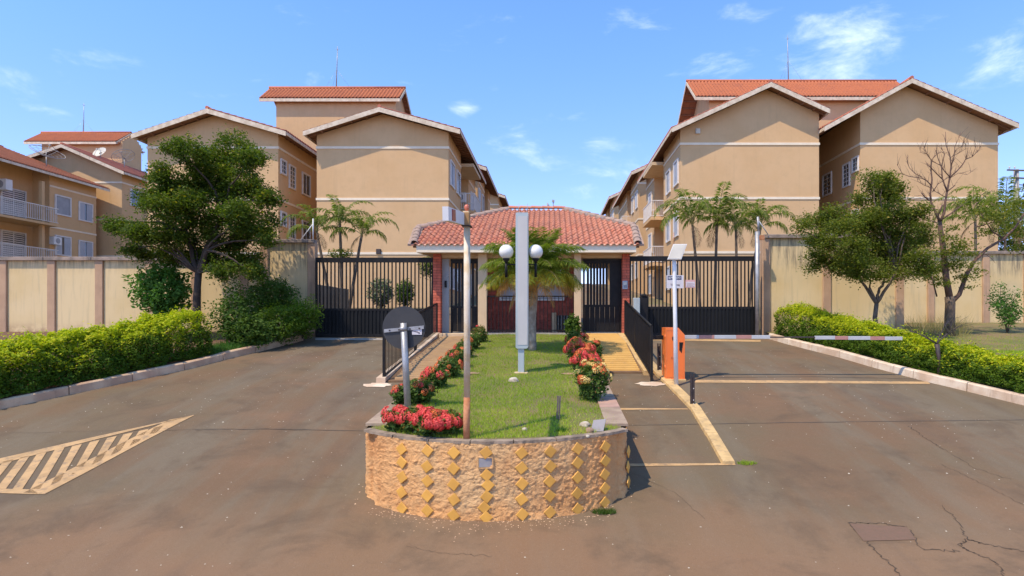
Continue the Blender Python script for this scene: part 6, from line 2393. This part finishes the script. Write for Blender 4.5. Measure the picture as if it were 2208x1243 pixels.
def slim_palm(label, u_base, u_mid, u, v, d, sc, seed, base_v=720):
    r = random.Random(seed)
    fr = []
    for i in range(3): fr.append((i * 117 + r.uniform(0, 40), fb[0], sc * r.uniform(.8, 1)))
    for i in range(4): fr.append((i * 90 + r.uniform(0, 40), fb[1], sc * r.uniform(.85, 1.05)))
    for i in range(2): fr.append((i * 160 + r.uniform(0, 60), fb[2], sc * r.uniform(.8, 1)))
    fr.append((r.uniform(0, 360), fb[3], sc * .8))
    z0 = zr(d) - .05
    palm(label, [(X(u_base, d), d, z0), (X(u_mid, d), d, Z((base_v * .4 + v * .6), d)), (X(u, d), d, Z(v, d))], .06, .042, fr, None, MT['palmbark2'], 'palm_tree', .25)


slim_palm('slim palm leaning left against the wall end of the left gate', 722, 700, 683, 500, 20.5, .86, 1)
slim_palm('upright slim palm, middle of the three behind the left gate', 738, 736, 733, 483, 20.8, .86, 2)
slim_palm('slim palm leaning right, rightmost of the three behind the left gate', 748, 765, 780, 507, 20.5, .86, 3)
slim_palm('leftmost slim palm behind the right gate', 1512, 1502, 1493, 484, 21.5, 1.18, 4)
slim_palm('slim palm second from left behind the right gate', 1540, 1543, 1546, 480, 21.8, 1.18, 5)
slim_palm('slim palm third from left behind the right gate', 1590, 1588, 1587, 494, 21.5, 1.01, 6)
slim_palm('slim palm behind the galvanised post at the right gate', 1612, 1622, 1640, 492, 21.8, 1.0, 7)
slim_palm('slim palm showing above the wall between the right trees', 2105, 2104, 2103, 478, 22.5, 1.15, 8)
slim_palm('grey-green palm crown at the right edge above the wall', 2170, 2168, 2166, 470, 23.5, 1.45, 9)
slim_palm('palm at the far right edge below the utility pole', 2200, 2200, 2200, 490, 25.5, 1.3, 10)

# ------------------------------------------------------------------ hedges and shrubs
def zv(y): return zr(y) + VH
def hedge2(label, path, w_, h_, **k):
    seg = np.r_[0, np.cumsum(np.hypot(np.diff([p[0] for p in path]), np.diff([p[1] for p in path])))]
    ww = np.interp(seg, np.linspace(0, seg[-1], len(w_)), w_); hh = np.interp(seg, np.linspace(0, seg[-1], len(h_)), h_)
    return hedge_run(label, path, ww, hh, zv, MT['leaf_hedge_d'], MT['leaf_hedge_y'], **k)


lp = [(xl(y) - .13 - .66, y) for y in np.arange(8.0, 12.95, .3)]
hedge2('trimmed golden hedge along the left kerb', lp, [1.15, 1.15], [.80, .80, .78, .88], dens=15000, size=.054, ytop=.66, lump=.17)
rp = [(xr(y) + .13 + .56, y) for y in np.arange(8.8, 16.2, .3)]
hedge2('trimmed golden hedge along the right kerb', rp, [.9, .95, 1.0, 1.05, 1.1], [.42, .46, .52, .58, .66, .80], dens=13500, size=.046, ytop=.74, lump=.15)


def on_verge(u, d, h):
    return (X(u, d), d, zv(d) + h)


# dark shrubs continuing the left bed up to the gate
shrub('bright green leafy shrub beside the trunk of the big left tree', P(352, 625, 15.2), .62, .5, .72, MT['leaf_bright'], 5200, .11, lump=.35)
shrub('dark green rounded shrub against the taller left wall', P(585, 640, 15.6), .62, .45, .50, MT['leaf_dark'], 5200, .075, lump=.3)
shrub('dark open shrub at the end of the left golden hedge', P(508, 685, 14.0), .45, .45, .72, MT['leaf_dark'], 4200, .075, lump=.4)
shrub('mid-green bush spreading over the left kerb near the gate', P(600, 695, 14.6), .62, .55, .42, MT['leaf_hedge_d'], 7000, .055, lump=.35)
shrub('green bush nearest the left sliding gate', P(652, 685, 15.2), .42, .45, .48, MT['leaf_hedge_d'], 5200, .055, lump=.35, rbias=.15)
shrub('low dark bush filling the bed behind the left kerb', P(545, 715, 13.9), .55, .45, .40, MT['leaf_dark'], 4600, .065, lump=.35)

# dead bare shrub rising out of the right hedge
g = Vector((xr(10.75) + .19, 10.75, zv(10.75)))
t = thing('bare_shrub', tuple(g), 'small bare black-stemmed shrub in front of the right hedge', 'shrub')
mb = MB()
c = P(2020, 742, 10.75)
mb.tube([g, g.lerp(c, .5) + Vector((.02, 0, 0)), c], [.034, .030, .042], 8)
for (u, v) in ((1985, 722), (1957, 712), (2060, 712), (2075, 700), (2040, 725), (2045, 690)):
    e = P(u, v, 10.9 + random.uniform(-.3, .3))
    pl = limb(mb, c, e, .012, .005, .05, 5, 5)
    for q in range(4):
        limb(mb, pl[3], e + Vector((random.uniform(-.25, .25), random.uniform(-.2, .2), random.uniform(-.05, .22))), .005, .002, .08, 3, 4)
mb.build('stems', MT['steel_dark'], t, kind='stuff')

# sapling and weeds by the right wall
d = 16.2
base = Vector((X(2172, d), d, 1.60))
t = thing('sapling', tuple(base), 'yellow-green sapling on the grass at the right edge', 'sapling')
mb = MB(); tips = []
for (u, v) in ((2158, 618), (2190, 635), (2150, 655), (2200, 668), (2165, 645), (2180, 660), (2140, 640)):
    e = P(u, v, d + random.uniform(-.3, .3)); pl = limb(mb, base, e, .014, .004, .06, 5, 5); tips += pl[2:]
mb.build('stem', MT['bark_g'], t, kind='stuff')
C = np.concatenate([np.array(p) + rng.normal(0, .085, (80, 3)) for p in tips])
leaf_obj('foliage', t, C, .065, MT['leaf_bright'], np.clip(rng.normal(.75, .2, len(C)), 0, 1))


def weeds(label, u0, u1, y0, y1, n, hmin, hmax, m, zf, w=.012):
    ys = rng.uniform(y0, y1, n); us = rng.uniform(u0, u1, n)
    xs = (us - 1190) * ys / FOC
    zs = np.array([zf(y) for y in ys])
    me = blades('dry_weeds', xs, ys, zs, hmin, hmax, w, m, rng.random(n), .9)
    return tag(link('dry_weeds', me), label, 'weeds', None, 'stuff')


weeds('tall dry weeds at the foot of the half-dead tree', 1955, 2085, 15.2, 17.5, 700, .2, .75, MT['grass_dry'], lambda y: 1.5)
# verge grass: right lawn, left bed edge, kerb feet
def verge_grass(name, label, n, xf, y0, y1, h, m, zf, keep=0.0):
    ys = rng.uniform(y0, y1, n); xs = np.array([xf(y, random.random()) for y in ys])
    zs = np.array([zf(x, y) for x, y in zip(xs, ys)])
    nn_ = np.array([mnoise.noise(Vector((x * .9, y * .9, 5))) for x, y in zip(xs, ys)])
    k = nn_ > -1 + keep
    me = blades(name, xs[k], ys[k], zs[k], h * .5, h, .012, m, np.clip(.35 + .4 * nn_[k] + rng.normal(0, .15, k.sum()), 0, 1), .8)
    return tag(link(name, me), label, 'grass', None, 'stuff')


def bank(x, y):
    if x < 9.3: return zv(y) - .01
    return float(np.interp(y, [13.2, 15.2, 19.5], [1.30, 1.5, 1.85])) - .005


verge_grass('grass', 'grass on the bank between the right hedge and the wall', 70000, lambda y, r: xr(y) + 1.1 + r * 9, 10.5, 19.0, .07, MT['grass'], bank)
verge_grass('grass', 'sparse grass tufts at the end of the left hedge', 1800, lambda y, r: xl(y) - .16 - r * .8, 12.6, 14.0, .16, MT['leaf_bright'], lambda x, y: zv(y))
verge_grass('grass', 'thin grass behind the left hedge', 3000, lambda y, r: xl(y) - 1.6 - r * 5, 12.6, 16.2, .12, MT['grass'], lambda x, y: zv(y))

# weeds rooted at planter foot and in the road
def tuft(label, c, r, n, h, m):
    a = rng.uniform(0, 2 * PI, n); q = np.sqrt(rng.random(n)) * r
    xs = c[0] + np.cos(a) * q; ys = c[1] + np.sin(a) * q * .5
    zs = np.array([c[2]] * n) - .005
    me = blades('grass_tuft', xs, ys, zs, h * .4, h, .008, m, rng.random(n) * .6, 1.2)
    return tag(link('grass_tuft', me), label, 'grass tuft', None, 'stuff')


g = G(1303, 1104); tuft('green weeds at the foot of the planter wall on the right', (g.x, g.y - .02, g.z), .12, 300, .06, MT['leaf_dark'])
g = G(1610, 1000); tuft('small grass tuft at the near end of the yellow kerb strip', g, .12, 220, .05, MT['grass'])
g = G(865, 1090); tuft('weeds along the foot of the planter wall on the left', (g.x, g.y - .02, g.z), .16, 260, .04, MT['leaf_dark'])
p = onbed(1212, 930); tuft('bright grass tuft near the stones in the planter', p, .06, 160, .08, MT['leaf_bright'])

# ------------------------------------------------------------------ ixora bushes along the planter
def flower_mesh(m, n=70, seed=1):
    r = np.random.default_rng(seed)
    a = r.normal(0, 1, (n, 3)); a[:, 2] = np.abs(a[:, 2]) * .8 + .05
    a /= np.linalg.norm(a, axis=1)[:, None]
    c = a * np.array([1, 1, .62]) * r.uniform(.85, 1.05, n)[:, None]
    t = np.cross(a, r.normal(0, 1, (n, 3))); t /= np.linalg.norm(t, axis=1)[:, None]
    s = np.cross(a, t)
    V = np.empty((n, 4, 3)); k = .19
    V[:, 0] = c - t * k; V[:, 1] = c + s * k * .75 + a * .04; V[:, 2] = c + t * k; V[:, 3] = c - s * k * .75 + a * .04
    return np_mesh('flower_head', V.reshape(-1, 3), np.arange(4 * n).reshape(n, 4), m, rnd=np.repeat(r.random(n), 4))


fl_r = flower_mesh(MT['petal'], 90, 1); fl_o = flower_mesh(MT['petal_o'], 70, 2); fl_y = flower_mesh(MT['petal_y'], 70, 3)


def ixora(label, u, v, rx, rz, heads, mix, nleaf=1500, fr=.05, ry=None, face=0, rb=0):
    """u, v: pixel of the plant's foot on the lawn"""
    p = onbed(u, v)
    ry = ry or rx
    c = Vector((p[0], p[1], p[2] + rz))
    t = shrub(label, c, rx, ry, rz, MT['leaf_ixora'], nleaf, .045, 'ixora_bush', .25, True, .5, .3, 'ixora bushes along the planter edge', 'flowering bush', rb)
    r = random.Random(int(u * 7 + v))
    for i in range(heads):
        for _ in range(30):
            a = Vector((r.gauss(0, 1), r.gauss(-.5, 1), abs(r.gauss(.7, .7)))).normalized()
            break
        me = r.choices([fl_r, fl_o, fl_y], mix)[0]
        q = c + Vector((a.x * rx, a.y * ry, a.z * rz)) * r.uniform(.92, 1.08)
        s = fr * r.uniform(.7, 1.2)
        o = link('flower_head', me, t, q, None, (s, s, s))
        o.rotation_euler = a.to_track_quat('Z', 'Y').to_euler()
    return t


ixora('coral-red flowering bush at the front left corner of the planter', 858, 925, .15, .12, 20, (1, .05, 0), 1100, .052)
ixora('coral-red flowering bush behind the round sign pole foot', 893, 930, .14, .13, 19, (1, .05, 0), 1000, .052)
ixora('largest coral-red flowering bush between the two front poles', 930, 938, .17, .13, 28, (1, .05, 0), 1500, .055)
ixora('coral-red flowering bush left of the rusty pole base', 972, 936, .13, .12, 19, (1, .08, 0), 1200, .052)
ixora('sparse bush with a few coral flowers left of the round sign pole', 862, 872, .10, .12, 5, (1, .2, 0), 900, .045)
ixora('leafy bush with orange buds beside the round sign pole', 905, 870, .19, .16, 6, (.2, 1, 0), 2400, .045)
ixora('pink-red flowering bush on the left planter edge', 940, 835, .18, .15, 9, (1, .2, 0), 2000, .055)
ixora('bushy green bush with red tips on the left planter edge', 968, 812, .20, .16, 8, (.5, 1, 0), 2200, .045)
ixora('reddish bush halfway up the left planter edge', 985, 792, .20, .17, 9, (.6, 1, 0), 2000, .045)
ixora('orange-tipped bush higher up the left planter edge', 1000, 770, .20, .17, 8, (.4, 1, 0), 1900, .05)
ixora('green bush near the top of the left planter edge', 1018, 752, .20, .17, 5, (.3, 1, 0), 1900, .045)
ixora('small green bush next to the left cream column', 1034, 738, .20, .20, 2, (.2, 1, .2), 1900, .045, rb=.2)
ixora('yellow and orange flowering bush, nearest on the right planter edge', 1278, 862, .22, .26, 32, (.15, .5, 1.4), 2600, .045)
ixora('orange-red flowering bush, second on the right planter edge', 1262, 810, .24, .21, 26, (1, .6, .05), 2200, .06)
ixora('red flowering bush in the middle of the right planter edge', 1250, 782, .26, .23, 24, (1, .8, .05), 2200, .065)
ixora('orange flowering bush leaning over the right ramp', 1282, 778, .16, .20, 8, (.7, 1, 0), 1500, .05)
ixora('green and orange bush higher up the right planter edge', 1244, 756, .24, .22, 9, (.5, 1, 0), 2100, .06)
shrub('glossy green leafy plant beside the right cream column', (X(1236, 15.0), 15.0, rim(15.0) + .28), .20, .2, .30, MT['leaf_dark'], 900, .10, 'leafy_plant', .3)

# far greenery beyond the walls, seen in gaps
for (u, v, dd, rx, rz_, m, lab, k) in ((2185, 520, 34, 3.0, 1.6, 'leaf_tree2', 'distant green thicket behind the wall at the far right', 9000),
                                       (1150, 640, 60, 2.6, 2.2, 'leaf_tree', 'distant tree at the top of the avenue', 5000),
                                       (930, 575, 24, .55, .45, 'leaf_tree', 'small dark-leaved tree just behind the left end of the gatehouse', 2500),
                                       (735, 548, 20.3, .45, .22, 'leaf_tree2', 'yellowish bush hanging behind the top of the left gate', 700)):
    c = P(u, v, dd)
    root = thing('tree', (c.x, c.y, zr(dd)), lab, 'tree')
    a = rng.normal(0, 1, (k, 3)); a /= np.linalg.norm(a, axis=1)[:, None]
    rad = rng.uniform(.1, 1, k) ** .4
    lm = np.array([1 + .5 * mnoise.noise(Vector((q[0] * 2.6 + u, q[1] * 2.6, q[2] * 2.6))) for q in a])
    C = np.array(c) + a * (rad * lm)[:, None] * np.array([rx, rx * .7, rz_])
    leaf_obj('crown', root, C, .16 if dd > 30 else .07, MT[m], np.clip(.45 + .25 * a[:, 2] + rng.normal(0, .15, k), 0, 1), outward=a)
    MB().tube([(c.x, c.y, zr(dd) - .1), (c.x + .05, c.y, c.z)], [.12 if dd > 30 else .04, .03], 7).build('trunk', MT['bark'], root)

# crumbled plaster and chips along the planter foot
def rubble():
    r = np.random.default_rng(11)
    V, F = [], []
    for i in range(380):
        x = r.uniform(PX0 - .05, PX1 + .08)
        y = arc_y(min(max(x, PX0), PX1)) - .012 - abs(r.normal(0, .13))
        if x < PX0 + .15 or x > PX1 - .15: y = r.uniform(6.1, 7.4); x = (PX0 - .02 - abs(r.normal(0, .04))) if x < 0 else (PX1 + .02 + abs(r.normal(0, .04)))
        s_ = r.uniform(.002, .009); z = zr(y); b_ = len(V); a_ = r.uniform(0, 6.28)
        for k in range(5): V.append((x + s_ * math.cos(a_ + k * 1.257) * r.uniform(.6, 1.4), y + s_ * math.sin(a_ + k * 1.257) * r.uniform(.6, 1.4), z + .001))
        V.append((x, y, z + s_ * .8))
        for k in range(5): F.append((b_ + k, b_ + (k + 1) % 5, b_ + 5))
    return V, F


V, F = rubble()
tag(link('plaster_crumbs', np_mesh('plaster_crumbs', V, F, MT['kerb_g'])), 'crumbs of orange plaster along the foot of the planter wall', 'rubble', None, 'stuff')
# small fittings on the gable walls
for (u, v, bld, nm) in ((817, 543, LA, 'vent_cover'), (1504, 284, RA, 'wall_lamp')):
    c = P(u, v, FW)
    MB().bbox(c.x - .12, c.x + .12, FW - .12, FW - .001, c.z - .13, c.z + .13, .02).build(nm, MT['steel_dark'] if bld is LA else MT['offwhite'], bld)

print('TRIS', sum(len(o.data.loops) - 2 * len(o.data.polygons) for o in COL.objects if o.type == 'MESH'), 'OBJ', len(COL.objects))
